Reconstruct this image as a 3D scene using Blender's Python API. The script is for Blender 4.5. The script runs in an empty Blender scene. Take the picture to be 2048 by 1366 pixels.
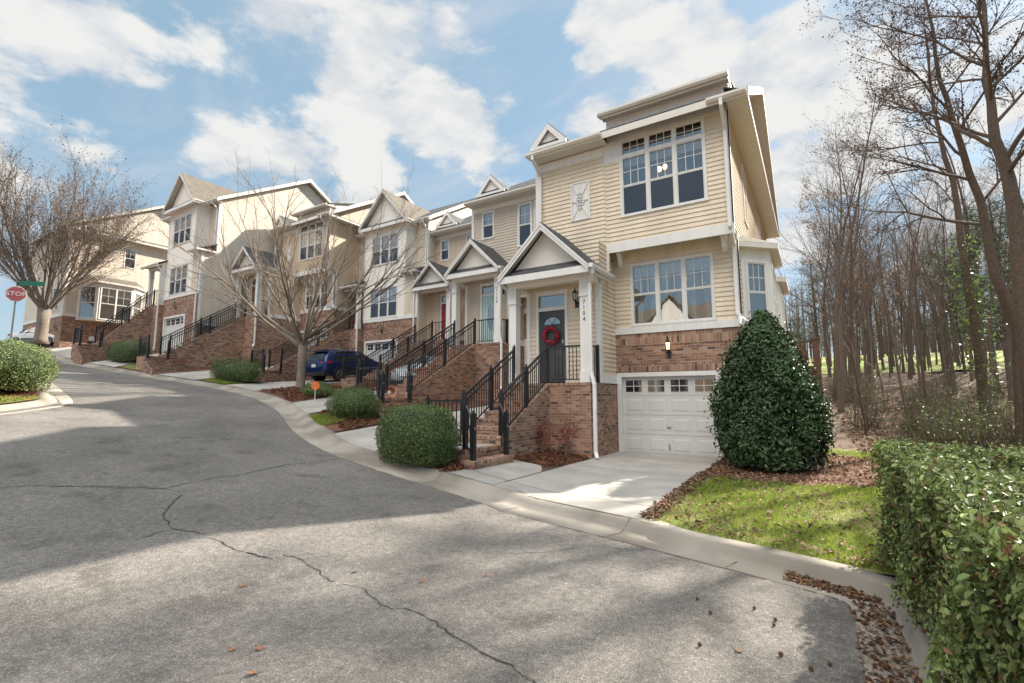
import bpy, math, random
import numpy as np
from mathutils import Vector
random.seed(7); rng = np.random.default_rng(7)
S = bpy.context.scene; COL = S.collection; R = math.radians

# ------------------------------------------------------------ materials
def N(nt, t, **kw):
    n = nt.nodes.new(t)
    for k, v in kw.items(): setattr(n, k, v)
    return n
def new_mat(name):
    m = bpy.data.materials.new(name); m.use_nodes = True
    return m, m.node_tree, m.node_tree.nodes['Principled BSDF']
def c4(c): return (c[0], c[1], c[2], 1)
def pm(name, c, rough=.7, scale=6, amt=.12, bump=0, bscale=None, metal=0, spec=.5, c2=None, s2=1.2, a2=.0, island=0, trans=0, detail=6, stretch=None):
    """noise-varied principled material; c2 = patches of a second colour; island = per-leaf variation"""
    m, nt, b = new_mat(name)
    tc = N(nt, 'ShaderNodeTexCoord'); L = nt.links.new
    no = N(nt, 'ShaderNodeTexNoise'); no.inputs['Scale'].default_value = scale; no.inputs['Detail'].default_value = detail
    L(tc.outputs['Object'], no.inputs['Vector'])
    mr = N(nt, 'ShaderNodeMapRange'); mr.inputs[1].default_value = .25; mr.inputs[2].default_value = .75
    mr.inputs[3].default_value = 1-amt; mr.inputs[4].default_value = 1+amt
    L(no.outputs['Fac'], mr.inputs[0])
    src = None
    if c2:
        n2 = N(nt, 'ShaderNodeTexNoise'); n2.inputs['Scale'].default_value = s2; n2.inputs['Detail'].default_value = 5
        src2 = tc.outputs['Object']
        if stretch:
            mp = N(nt, 'ShaderNodeMapping'); mp.inputs['Scale'].default_value = stretch; L(src2, mp.inputs[0]); src2 = mp.outputs[0]
        L(src2, n2.inputs['Vector'])
        r2 = N(nt, 'ShaderNodeMapRange'); r2.inputs[1].default_value = .5-a2; r2.inputs[2].default_value = .5+a2+.05
        L(n2.outputs['Fac'], r2.inputs[0])
        mx = N(nt, 'ShaderNodeMix', data_type='RGBA'); mx.inputs[6].default_value = c4(c); mx.inputs[7].default_value = c4(c2)
        L(r2.outputs[0], mx.inputs[0]); src = mx.outputs[2]
    hsv = N(nt, 'ShaderNodeHueSaturation'); hsv.inputs['Color'].default_value = c4(c)
    if src: L(src, hsv.inputs['Color'])
    val = mr.outputs[0]
    if island:
        g = N(nt, 'ShaderNodeNewGeometry')
        ir = N(nt, 'ShaderNodeMapRange'); ir.inputs[3].default_value = 1-island; ir.inputs[4].default_value = 1+island
        L(g.outputs['Random Per Island'], ir.inputs[0])
        mu = N(nt, 'ShaderNodeMath', operation='MULTIPLY'); L(val, mu.inputs[0]); L(ir.outputs[0], mu.inputs[1]); val = mu.outputs[0]
        ih = N(nt, 'ShaderNodeMapRange'); ih.inputs[3].default_value = .5-.04*island; ih.inputs[4].default_value = .5+.04*island
        wn = N(nt, 'ShaderNodeTexWhiteNoise', noise_dimensions='1D'); L(g.outputs['Random Per Island'], wn.inputs['W'])
        L(wn.outputs['Value'], ih.inputs[0]); L(ih.outputs[0], hsv.inputs['Hue'])
    L(val, hsv.inputs['Value']); L(hsv.outputs[0], b.inputs['Base Color'])
    b.inputs['Roughness'].default_value = rough; b.inputs['Metallic'].default_value = metal
    b.inputs['Specular IOR Level'].default_value = spec
    if trans:
        tr = N(nt, 'ShaderNodeBsdfTranslucent'); L(hsv.outputs[0], tr.inputs['Color'])
        ms = N(nt, 'ShaderNodeMixShader'); ms.inputs[0].default_value = trans
        out = nt.nodes['Material Output']; L(b.outputs[0], ms.inputs[1]); L(tr.outputs[0], ms.inputs[2]); L(ms.outputs[0], out.inputs[0])
    if bump:
        nb = N(nt, 'ShaderNodeTexNoise'); nb.inputs['Scale'].default_value = bscale or scale*8; nb.inputs['Detail'].default_value = 4
        L(tc.outputs['Object'], nb.inputs['Vector'])
        bp = N(nt, 'ShaderNodeBump'); bp.inputs['Strength'].default_value = min(1, bump); bp.inputs['Distance'].default_value = .02
        L(nb.outputs['Fac'], bp.inputs['Height']); L(bp.outputs[0], b.inputs['Normal'])
    return m
def brick_mat(name, stops, mortar=(.37,.30,.245), w=.205, h=.073, rot=False):
    m, nt, b = new_mat(name); L = nt.links.new
    uv = N(nt, 'ShaderNodeUVMap'); uv.uv_map = 'UVMap'
    vec = uv.outputs[0]
    if rot:
        sx = N(nt, 'ShaderNodeSeparateXYZ'); L(vec, sx.inputs[0]); cx = N(nt, 'ShaderNodeCombineXYZ')
        L(sx.outputs[1], cx.inputs[0]); L(sx.outputs[0], cx.inputs[1]); vec = cx.outputs[0]
    s = N(nt, 'ShaderNodeSeparateXYZ'); L(vec, s.inputs[0])
    def M(op, a, c):
        n = N(nt, 'ShaderNodeMath', operation=op)
        for i, v in enumerate((a, c)):
            if v is None: continue
            if isinstance(v, (int, float)): n.inputs[i].default_value = v
            else: L(v, n.inputs[i])
        return n.outputs[0]
    row = M('FLOOR', M('DIVIDE', s.outputs[1], h), None)
    off = M('MULTIPLY', M('MODULO', row, 2), 0 if rot else w*.5)
    uu = M('DIVIDE', M('ADD', s.outputs[0], off), w); col = M('FLOOR', uu, None)
    fu = M('MULTIPLY', M('FRACT', uu, None), w); fv = M('MULTIPLY', M('FRACT', M('DIVIDE', s.outputs[1], h), None), h)
    du = M('MINIMUM', fu, M('SUBTRACT', w, fu)); dv = M('MINIMUM', fv, M('SUBTRACT', h, fv))
    d = M('MINIMUM', du, dv)
    nz = N(nt, 'ShaderNodeTexNoise'); nz.inputs['Scale'].default_value = 25; tc = N(nt, 'ShaderNodeTexCoord'); L(tc.outputs['Object'], nz.inputs[0])
    d = M('ADD', d, M('MULTIPLY', M('SUBTRACT', nz.outputs['Fac'], .5), .006))
    mk = N(nt, 'ShaderNodeMapRange'); mk.inputs[1].default_value = .0035; mk.inputs[2].default_value = .0065; L(d, mk.inputs[0])
    cc = N(nt, 'ShaderNodeCombineXYZ'); L(col, cc.inputs[0]); L(row, cc.inputs[1])
    wn = N(nt, 'ShaderNodeTexWhiteNoise', noise_dimensions='2D'); L(cc.outputs[0], wn.inputs['Vector'])
    cr = N(nt, 'ShaderNodeValToRGB'); cr.color_ramp.interpolation = 'CONSTANT'
    els = cr.color_ramp.elements
    els[0].position = stops[0][0]; els[0].color = c4(stops[0][1]); els[1].position = stops[1][0]; els[1].color = c4(stops[1][1])
    for p, c in stops[2:]:
        e = els.new(p); e.color = c4(c)
    L(wn.outputs['Value'], cr.inputs[0])
    n2 = N(nt, 'ShaderNodeTexNoise'); n2.inputs['Scale'].default_value = 1.1; n2.inputs['Detail'].default_value = 6; L(tc.outputs['Object'], n2.inputs[0])
    mr = N(nt, 'ShaderNodeMapRange'); mr.inputs[1].default_value = .3; mr.inputs[2].default_value = .7; mr.inputs[3].default_value = .66; mr.inputs[4].default_value = 1.15
    L(n2.outputs['Fac'], mr.inputs[0])
    hs = N(nt, 'ShaderNodeHueSaturation'); L(cr.outputs[0], hs.inputs['Color']); L(mr.outputs[0], hs.inputs['Value'])
    mx = N(nt, 'ShaderNodeMix', data_type='RGBA'); L(mk.outputs[0], mx.inputs[0]); mx.inputs[6].default_value = c4(mortar); L(hs.outputs[0], mx.inputs[7])
    L(mx.outputs[2], b.inputs['Base Color']); b.inputs['Roughness'].default_value = .85; b.inputs['Specular IOR Level'].default_value = .25
    bp = N(nt, 'ShaderNodeBump'); bp.inputs['Strength'].default_value = .5; bp.inputs['Distance'].default_value = .006
    L(mk.outputs[0], bp.inputs['Height']); L(bp.outputs[0], b.inputs['Normal'])
    return m
def glass_mat(name, tint, refl=1.6, ior=1.5):
    m, nt, b = new_mat(name); nt.nodes.remove(b); L = nt.links.new
    out = nt.nodes['Material Output']
    fr = N(nt, 'ShaderNodeFresnel'); fr.inputs[0].default_value = ior
    mu = N(nt, 'ShaderNodeMath', operation='MULTIPLY_ADD', use_clamp=True); mu.inputs[1].default_value = refl; mu.inputs[2].default_value = .24; L(fr.outputs[0], mu.inputs[0])
    gl = N(nt, 'ShaderNodeBsdfGlossy'); gl.inputs['Roughness'].default_value = .015
    nz = N(nt, 'ShaderNodeTexNoise'); nz.inputs['Scale'].default_value = 1.3; tc = N(nt, 'ShaderNodeTexCoord'); L(tc.outputs['Object'], nz.inputs[0])
    bp = N(nt, 'ShaderNodeBump'); bp.inputs['Strength'].default_value = .12; bp.inputs['Distance'].default_value = .02; L(nz.outputs['Fac'], bp.inputs['Height']); L(bp.outputs[0], gl.inputs['Normal'])
    tr = N(nt, 'ShaderNodeBsdfTransparent'); tr.inputs[0].default_value = c4(tint)
    ms = N(nt, 'ShaderNodeMixShader'); L(mu.outputs[0], ms.inputs[0]); L(tr.outputs[0], ms.inputs[1]); L(gl.outputs[0], ms.inputs[2]); L(ms.outputs[0], out.inputs[0])
    return m
def screen_mat(name):
    m, nt, b = new_mat(name); L = nt.links.new; out = nt.nodes['Material Output']
    b.inputs['Base Color'].default_value = (.028,.042,.072,1); b.inputs['Roughness'].default_value = .35
    tr = N(nt, 'ShaderNodeBsdfTransparent'); ms = N(nt, 'ShaderNodeMixShader'); ms.inputs[0].default_value = .58
    L(tr.outputs[0], ms.inputs[1]); L(b.outputs[0], ms.inputs[2]); L(ms.outputs[0], out.inputs[0])
    return m
def emit_mat(name, c, s):
    m, nt, b = new_mat(name); b.inputs['Emission Color'].default_value = c4(c); b.inputs['Emission Strength'].default_value = s; b.inputs['Base Color'].default_value = c4(c)
    return m
def siding(name, c): return pm(name, c, .55, 1.4, .05, bump=.08, bscale=30, spec=.35, c2=tuple(q*.84 for q in c), s2=1.6, a2=.22, stretch=(2.2,2.2,.22))

BR = [(0,(.33,.185,.125)),(.22,(.39,.235,.165)),(.42,(.28,.15,.105)),(.62,(.42,.28,.20)),(.78,(.24,.13,.10)),(.925,(.11,.075,.062))]
M = dict(
 brick=brick_mat('brick', BR), rowlock=brick_mat('brick_rowlock', BR, w=.205, h=.073, rot=True),
 trim=pm('white_trim',(.80,.79,.77),.5,2,.03,spec=.4,c2=(.70,.68,.64),s2=2,a2=.25,stretch=(3,3,.3)), fascia=pm('fascia',(.72,.68,.62),.5,2,.04,spec=.4),
 soffit=pm('soffit',(.66,.63,.58),.6,3,.04), panel=pm('stucco_panel',(.83,.79,.72),.75,30,.05,bump=.15,bscale=150),
 peach=siding('peach_siding',(.78,.66,.515)), taupe=siding('taupe_siding',(.60,.52,.43)), sand=siding('sand_siding',(.66,.53,.41)),
 cream=siding('cream_siding',(.74,.66,.53)), tan=siding('tan_siding',(.66,.52,.38)), pale=siding('pale_siding',(.74,.655,.55)),
 shingle=pm('charcoal_shingle',(.050,.053,.06),.85,14,.5,bump=.6,bscale=60,c2=(.085,.085,.088),s2=5,a2=.12),
 bshingle=pm('brown_shingle',(.115,.10,.082),.9,14,.45,bump=.6,bscale=60,c2=(.16,.14,.115),s2=5,a2=.12),
 iron=pm('black_iron',(.012,.013,.016),.38,9,.2,spec=.5), glass=glass_mat('window_glass',(.92,.95,.96),refl=2.2), 
 screen=screen_mat('insect_screen'), blind=pm('white_blind',(.78,.78,.76),.7,1.5,.06), curtain=pm('curtain',(.62,.56,.46),.9,5,.25),
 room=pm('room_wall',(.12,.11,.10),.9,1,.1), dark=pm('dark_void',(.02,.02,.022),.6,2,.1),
 gdoor=pm('garage_paint',(.66,.65,.64),.45,1.5,.03,spec=.4,c2=(.61,.60,.58),s2=1.5,a2=.25,stretch=(3,3,.35)), slate=pm('slate_door_paint',(.058,.06,.066),.45,3,.08),
 mint=pm('mint_door_paint',(.44,.62,.60),.45,3,.05), red=pm('red_door_paint',(.33,.02,.035),.4,3,.08), brown=pm('brown_door_paint',(.22,.12,.07),.5,3,.1),
 asphalt=None, concrete=pm('driveway_concrete',(.40,.38,.35),.9,1.6,.16,bump=.25,bscale=90,c2=(.31,.295,.27),s2=.9,a2=.16),
 kerb=pm('kerb_concrete',(.33,.30,.26),.9,2.2,.18,bump=.3,bscale=80,c2=(.17,.15,.125),s2=1.1,a2=.10),
 soil=pm('leafy_soil',(.13,.08,.054),.95,9,.5,bump=1,bscale=30,c2=(.10,.07,.045),s2=3,a2=.15),
 mulch=pm('pine_mulch',(.19,.085,.05),.95,30,.6,bump=1,bscale=60,c2=(.095,.05,.032),s2=8,a2=.1),
 turf=pm('turf_base',(.14,.17,.035),.95,12,.4,bump=.8,bscale=60,c2=(.17,.15,.05),s2=2.5,a2=.12),
 field=pm('field_grass',(.24,.33,.05),.95,3,.3,c2=(.25,.22,.10),s2=.3,a2=.1),
 blade=pm('grass_blade',(.24,.31,.045),.6,3,.25,island=.45,trans=.35), litter=pm('dry_leaf',(.20,.12,.07),.8,5,.3,island=.55,trans=.15),
 straw=pm('pine_straw',(.25,.115,.06),.9,5,.3,island=.5),
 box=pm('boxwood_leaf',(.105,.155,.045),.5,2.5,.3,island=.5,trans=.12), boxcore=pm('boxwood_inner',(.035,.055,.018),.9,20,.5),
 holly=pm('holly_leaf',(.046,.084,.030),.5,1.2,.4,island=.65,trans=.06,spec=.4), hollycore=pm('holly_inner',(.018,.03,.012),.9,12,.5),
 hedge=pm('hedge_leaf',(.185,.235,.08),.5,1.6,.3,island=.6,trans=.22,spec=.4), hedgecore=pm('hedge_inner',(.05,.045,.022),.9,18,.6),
 ivy=pm('ivy_leaf',(.10,.16,.04),.45,2,.3,island=.5,trans=.3), pine=pm('pine_needles',(.045,.075,.03),.7,2,.3,island=.5,trans=.1),
 bark=pm('grey_bark',(.19,.155,.125),.9,14,.35,bump=.6,bscale=40), barkd=pm('dark_bark',(.105,.08,.062),.9,14,.35,bump=.6,bscale=40),
 barkp=pm('pale_bark',(.21,.17,.135),.9,10,.3,bump=.5,bscale=40), twig=pm('brown_twig',(.115,.085,.066),.9,5,.3),
 tanleaf=pm('tan_leaf',(.27,.165,.085),.8,3,.3,island=.4,trans=.2), deadleaf=pm('dead_leaf',(.20,.10,.045),.7,3,.3,island=.5), bud=pm('tree_bud',(.13,.07,.05),.8,5,.4,island=.5), nandina=pm('nandina_leaf',(.26,.06,.045),.5,4,.3,island=.5,trans=.2),
 wood=pm('deck_wood',(.145,.082,.055),.75,7,.25,bump=.3), far=pm('far_twigs',(.135,.10,.08),.95,2,.3,island=.4),
 blue=pm('blue_car_paint',(.012,.03,.125),.22,2,.05,metal=.35,spec=.8), silver=pm('silver_car_paint',(.50,.54,.56),.25,2,.05,metal=.4,spec=.7), 
 white=pm('white_car_paint',(.74,.74,.72),.25,2,.03,spec=.7), tyre=pm('tyre_rubber',(.015,.015,.016),.8,20,.2), rim=pm('alloy_rim',(.5,.5,.52),.3,5,.05,metal=.9),
 carglass=pm('tinted_car_glass',(.012,.014,.017),.06,2,.1,spec=.9), chrome=pm('chrome_trim',(.72,.72,.74),.15,5,.03,metal=1), plastic=pm('black_plastic',(.018,.018,.02),.55,9,.15),
 tail=pm('tail_light_lens',(.33,.012,.015),.18,4,.15,spec=.8), plate=pm('plate_white',(.72,.73,.76),.4,9,.08),
 stop=pm('stop_sign_red',(.40,.10,.105),.4,3,.12), signgreen=pm('street_sign_green',(.008,.15,.095),.4,3,.08), pole=pm('galvanised_pole',(.13,.135,.13),.5,5,.15,metal=.5), 
 orange=pm('orange_sign',(.80,.17,.02),.45,5,.05), offwhite=pm('sign_white',(.75,.74,.72),.5,4,.04), wreathred=pm('wreath_red',(.42,.03,.06),.75,8,.35,island=.5), black=pm('numeral_black',(.015,.015,.017),.5,5,.1),
 terracotta=pm('terracotta',(.46,.22,.14),.8,6,.15), lampwarm=emit_mat('lamp_glow',(1,.72,.38),.8), bulb=emit_mat('bulb_glow',(1,.62,.26),1.6), cone=pm('seed_pod_brown',(.115,.05,.03),.85,20,.4), metal=pm('brushed_metal',(.35,.34,.33),.35,6,.1,metal=.9),
 lantern=pm('lantern_glass',(.6,.58,.5),.2,5,.05),
)
def asphalt_mat():
    m, nt, b = new_mat('asphalt'); L = nt.links.new
    tc = N(nt, 'ShaderNodeTexCoord')
    def noise(s, d=5, r=.55):
        n = N(nt, 'ShaderNodeTexNoise'); n.inputs['Scale'].default_value = s; n.inputs['Detail'].default_value = d; n.inputs['Roughness'].default_value = r; L(tc.outputs['Object'], n.inputs[0]); return n.outputs['Fac']
    vo = N(nt, 'ShaderNodeTexVoronoi'); vo.inputs['Scale'].default_value = 110; L(tc.outputs['Object'], vo.inputs[0])
    cr = N(nt, 'ShaderNodeValToRGB'); e = cr.color_ramp.elements; e[0].position = 0; e[0].color = (.075,.07,.066,1); e[1].position = 1; e[1].color = (.38,.35,.315,1)
    x = e.new(.45); x.color = (.150,.140,.130,1); y = e.new(.78); y.color = (.20,.186,.17,1)
    L(vo.outputs['Color'], cr.inputs[0])
    mr = N(nt, 'ShaderNodeMapRange'); mr.inputs[1].default_value = .3; mr.inputs[2].default_value = .7; mr.inputs[3].default_value = .70; mr.inputs[4].default_value = 1.24; L(noise(.55, 7, .6), mr.inputs[0])
    m2 = N(nt, 'ShaderNodeMapRange'); m2.inputs[1].default_value = .35; m2.inputs[2].default_value = .65; m2.inputs[3].default_value = .82; m2.inputs[4].default_value = 1.14; L(noise(14, 4), m2.inputs[0])
    m3 = N(nt, 'ShaderNodeMapRange', interpolation_type='SMOOTHSTEP'); m3.inputs[1].default_value = .56; m3.inputs[2].default_value = .70; m3.inputs[3].default_value = 1; m3.inputs[4].default_value = .72; L(noise(1.9, 3, .5), m3.inputs[0])
    m4 = N(nt, 'ShaderNodeMath', operation='MULTIPLY'); L(mr.outputs[0], m4.inputs[0]); L(m3.outputs[0], m4.inputs[1]); mr = m4
    mu = N(nt, 'ShaderNodeMath', operation='MULTIPLY'); L(mr.outputs[0], mu.inputs[0]); L(m2.outputs[0], mu.inputs[1])
    hs = N(nt, 'ShaderNodeHueSaturation'); L(cr.outputs[0], hs.inputs['Color']); L(mu.outputs[0], hs.inputs['Value'])
    L(hs.outputs[0], b.inputs['Base Color']); b.inputs['Roughness'].default_value = .82; b.inputs['Specular IOR Level'].default_value = .35
    bp = N(nt, 'ShaderNodeBump'); bp.inputs['Strength'].default_value = .55; bp.inputs['Distance'].default_value = .006; L(vo.outputs['Distance'], bp.inputs['Height']); L(bp.outputs[0], b.inputs['Normal'])
    return m
M['asphalt'] = asphalt_mat()

# ------------------------------------------------------------ mesh builder
class MB:
    def __init__(s, off=(0,0,0)): s.v = []; s.f = []; s.o = off
    def quad(s, *ps):
        n = len(s.v); o = s.o
        s.v += [(p[0]+o[0], p[1]+o[1], p[2]+o[2]) for p in ps]; s.f.append(tuple(range(n, n+len(ps))))
    def box(s, x0, x1, y0, y1, z0, z1):
        n = len(s.v); o = s.o
        s.v += [(x+o[0], y+o[1], z+o[2]) for z in (z0,z1) for x, y in ((x0,y0),(x1,y0),(x1,y1),(x0,y1))]
        s.f += [tuple(n+i for i in q) for q in ((3,2,1,0),(4,5,6,7),(0,1,5,4),(1,2,6,5),(2,3,7,6),(3,0,4,7))]
    def prism(s, a, b):
        """two matching polygons a,b -> closed solid"""
        n = len(s.v); k = len(a); o = s.o
        s.v += [(p[0]+o[0], p[1]+o[1], p[2]+o[2]) for p in list(a)+list(b)]
        s.f.append(tuple(range(n+k-1, n-1, -1))); s.f.append(tuple(range(n+k, n+2*k)))
        for i in range(k): j = (i+1) % k; s.f.append((n+i, n+j, n+k+j, n+k+i))
    def bar(s, a, b, w, h=None):
        """square bar from a to b"""
        h = h or w; a = Vector(a); b = Vector(b); d = (b-a).normalized()
        up = Vector((0,0,1)) if abs(d.z) < .95 else Vector((0,1,0))
        x = d.cross(up).normalized()*w/2; y = x.cross(d).normalized()*h/2
        s.prism([a-x-y, a+x-y, a+x+y, a-x+y], [b-x-y, b+x-y, b+x+y, b-x+y])
    def tube(s, pts, rad, n=6, cap=True):
        pts = [Vector(p) for p in pts]; base = len(s.v); o = s.o; ref = None
        for i, p in enumerate(pts):
            d = (pts[min(i+1, len(pts)-1)]-pts[max(i-1, 0)])
            d = d.normalized() if d.length > 1e-9 else Vector((0,0,1))
            if ref is None: ref = d.orthogonal().normalized()
            ref = (ref-d*ref.dot(d)); ref = ref.normalized() if ref.length > 1e-6 else d.orthogonal().normalized()
            y = d.cross(ref); r = rad[i] if hasattr(rad, '__len__') else rad
            for k in range(n):
                t = 2*math.pi*k/n; q = p+ref*(r*math.cos(t))+y*(r*math.sin(t)); s.v.append((q.x+o[0], q.y+o[1], q.z+o[2]))
        for i in range(len(pts)-1):
            for k in range(n):
                a = base+i*n+k; b = base+i*n+(k+1) % n; s.f.append((a, b, b+n, a+n))
        if cap:
            s.f.append(tuple(base+k for k in range(n-1, -1, -1))); e = base+(len(pts)-1)*n; s.f.append(tuple(e+k for k in range(n)))
    def lathe(s, c, prof, n=12):
        s.tube([(c[0], c[1], c[2]+z) for r, z in prof], [r for r, z in prof], n)
    def ball(s, c, r, n=8, m=5, sc=(1,1,1)):
        prof = [(max(.001, r*math.sin(math.pi*i/m)), -r*math.cos(math.pi*i/m)) for i in range(m+1)]
        base = len(s.v); s.lathe((0,0,0), prof, n); o = s.o
        for i in range(base, len(s.v)):
            p = s.v[i]; s.v[i] = ((p[0]-o[0])*sc[0]+c[0]+o[0], (p[1]-o[1])*sc[1]+c[1]+o[1], (p[2]-o[2])*sc[2]+c[2]+o[2])
def finish(me, smooth):
    nf = len(me.polygons); nl = len(me.loops)
    nrm = np.empty(nf*3, 'f'); me.polygons.foreach_get('normal', nrm); nrm = nrm.reshape(-1, 3)
    tot = np.empty(nf, 'i'); me.polygons.foreach_get('loop_total', tot)
    li = np.empty(nl, 'i'); me.loops.foreach_get('vertex_index', li)
    co = np.empty(len(me.vertices)*3, 'f'); me.vertices.foreach_get('co', co); co = co.reshape(-1, 3)[li]
    n = np.repeat(nrm, tot, 0); flat = np.abs(n[:,2]) > .75
    h = np.stack([-n[:,1], n[:,0]], 1); l = np.linalg.norm(h, axis=1, keepdims=True); h = h/np.maximum(l, 1e-6)
    u = np.where(flat, co[:,0], co[:,0]*h[:,0]+co[:,1]*h[:,1]); v = np.where(flat, co[:,1], co[:,2])
    uvl = me.uv_layers.new(name='UVMap'); uvl.data.foreach_set('uv', np.stack([u, v], 1).astype('f').ravel())
    if smooth: me.polygons.foreach_set('use_smooth', np.ones(nf, bool))
def link(name, me, mat, parent=None, **props):
    o = bpy.data.objects.new(name, me); COL.objects.link(o)
    if mat: me.materials.append(mat)
    if parent is not None:
        o.parent = parent
        if parent.parent is None: o.matrix_parent_inverse.translation = -Vector(parent.location)
    for k, v in props.items(): o[k] = v
    return o
def obj(name, mb, mat, parent=None, smooth=False, **props):
    me = bpy.data.meshes.new(name); me.from_pydata(mb.v, [], mb.f); me.update(); finish(me, smooth)
    return link(name, me, mat, parent, **props)
def npmesh(name, V, F, mat, parent=None, smooth=False, **props):
    """V (n,3), F (m,k) constant polygon size"""
    me = bpy.data.meshes.new(name); k = F.shape[1]
    me.vertices.add(len(V)); me.vertices.foreach_set('co', np.ascontiguousarray(V, 'f').ravel())
    me.loops.add(F.size); me.loops.foreach_set('vertex_index', np.ascontiguousarray(F, 'i').ravel())
    me.polygons.add(len(F)); me.polygons.foreach_set('loop_start', np.arange(0, F.size, k, dtype='i')); me.polygons.foreach_set('loop_total', np.full(len(F), k, 'i'))
    me.update(calc_edges=True); finish(me, smooth)
    return link(name, me, mat, parent, **props)
def thing(name, label, cat, loc=(0,0,0), group=None):
    o = bpy.data.objects.new(name, None); COL.objects.link(o); o.location = loc; o['label'] = label; o['category'] = cat
    o.empty_display_size = .3
    if group: o['group'] = group
    return o
def tag(o, label, cat, group=None):
    o['label'] = label; o['category'] = cat
    if group: o['group'] = group
    return o
def dup(o, loc, rotz=0, sc=1, label=None):
    r = o.copy(); COL.objects.link(r); r.location = loc; r.rotation_euler = (0,0,rotz); r.scale = (sc,)*3 if not hasattr(sc, '__len__') else sc
    if label: r['label'] = label
    for ch in o.children:
        c = ch.copy(); COL.objects.link(c); c.parent = r
    return r
def text_mesh(name, s, size, mat, origin, xdir, parent, depth=.004, align='CENTER'):
    cu = bpy.data.curves.new(name, 'FONT'); cu.body = s; cu.size = size; cu.align_x = align; cu.align_y = 'CENTER'; cu.extrude = depth; cu.resolution_u = 3
    o = bpy.data.objects.new('tmp', cu); COL.objects.link(o); dg = bpy.context.evaluated_depsgraph_get()
    me = bpy.data.meshes.new_from_object(o.evaluated_get(dg)); bpy.data.objects.remove(o)
    x = Vector(xdir).normalized(); z = Vector((0,0,1)); n = x.cross(z); og = Vector(origin)
    for v in me.vertices: v.co = og + x*v.co.x + z*v.co.y + n*v.co.z
    me.name = name; me.update()
    return link(name, me, mat, parent)

# ------------------------------------------------------------ terrain
_zx = [-70,-50,-45,-42,-36,-22,-4,120]; _zz = [6.6,5.2,4.75,4.3,3.5,1.87,-.2,-.2]
def zs(x): return np.interp(x, _zx, _zz)
_kx = [-70,-49,-45,-42,-36,-34,-29.5,-27.1,-25,-22.33,-18.9,-15.95,-14.14,-11.84,-9.87,-8.46,-7.1,-6.2,-4.3,-2.2,-.5,.17,4,60]
_ky = [12.6,11.3,10.6,10.1,9.55,9.8,10.3,10.65,11.1,11.4,10.96,9.95,9.06,7.87,7.1,6.78,6.66,6.62,6.5,5.99,5.52,5.28,5.2,5.2]
def ky(x): return np.interp(x, _kx, _ky)
_gx = [-70,-50,-42,-37.6,-35,-31.4,-30.6,-25.5,-24.6,-19.6,-18.6,-13.8,-12.6,-8.6,-7.35,-6.0,-5,120]
_gz = [6.5,5.8,5.6,5.2,4.4,4.4,3.7,3.6,2.75,2.75,2.75,2.7,1.6,1.55,1.5,.1,0,0]
_gyy = [16,15,14.5,14.4,14.2,14.2,18.6,18.9,20,20,22,22.1,18,18,18,13.6,13.6,13.6]
def gz(x): return np.interp(x, _gx, _gz)
def gy(x): return np.interp(x, _gx, _gyy)
def H(x, y):
    x = np.asarray(x, float); y = np.asarray(y, float)
    k = ky(x)+.55; z0 = zs(x)+.12
    t = np.clip((y-k)/np.maximum(gy(x)-k, 1), 0, 1)
    z = z0+t*(gz(x)-z0)
    far = np.clip(y-27, 0, 75)*.105+np.clip(y-33, 0, 400)*.012
    z = z+far*np.clip((x+30)/25, 0, 1)
    w = np.clip((x-3)/8, 0, 1)*np.clip((y-11)/8, 0, 1)
    z = z+.18*w*np.sin(x*.9+y*.3)*np.cos(y*.7-x*.2)
    return z
def sheet(name, xs, ylo, yhi, zf, mat, ny=20, parent=None, **props):
    xs = np.asarray(xs, float); T = np.linspace(0, 1, ny)
    X = np.repeat(xs[:,None], ny, 1); Yl = np.array([ylo(x) for x in xs]); Yh = np.array([yhi(x) for x in xs])
    Y = Yl[:,None]+(Yh-Yl)[:,None]*T[None]; Z = zf(X, Y)
    V = np.stack([X, Y, Z], -1).reshape(-1, 3); nx = len(xs)
    i = np.arange(nx-1)[:,None]*ny+np.arange(ny-1)[None]; i = i.ravel()
    return npmesh(name, V, np.stack([i, i+ny, i+ny+1, i+1], 1), mat, parent, smooth=True, **props)
# ------------------------------------------------------------ ground, street, kerbs
def ground():
    xs = np.unique(np.round(np.concatenate([np.arange(-400,-70,30), np.arange(-70,-46,2), np.arange(-46,10,.4), np.arange(10,40,1.5), np.arange(40,80,5), np.arange(80,420,30)]), 3))
    ys = np.unique(np.round(np.concatenate([np.arange(-400,-40,30), np.arange(-40,-12,3), np.arange(-12,24,.4), np.arange(24,60,1.5), np.arange(60,130,6), np.arange(130,480,30)]), 3))
    X, Y = np.meshgrid(xs, ys, indexing='ij'); Z = H(X, Y)
    road = (Y < ky(X)+.62) & (X < .74); Z = np.where(road, zs(X)-.15, Z)
    Z = np.where((X >= .74) & (Y < 5.7), -.07, Z)
    n = len(ys); V = np.stack([X, Y, Z], -1).reshape(-1, 3)
    i = (np.arange(len(xs)-1)[:,None]*n+np.arange(n-1)[None]).ravel()
    npmesh('ground', V, np.stack([i, i+n, i+n+1, i+1], 1), M['soil'], smooth=True, kind='structure')
ground()
rx = np.concatenate([np.arange(-70,-44,1), np.arange(-44,.16,.35), [.17]])
street = sheet('street', rx, lambda x: -16, lambda x: float(ky(x))+.04, lambda X, Y: zs(X)+0*Y, M['asphalt'], ny=40, kind='structure')
sheet('street_end', [.165,.2,.3,.5], lambda x: -16, lambda x: 5.1 if x < .18 else (2.0 if x < .25 else (0 if x < .4 else -6)), lambda X, Y: -.2+0*Y-.001, M['asphalt'], ny=30, kind='structure')

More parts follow.
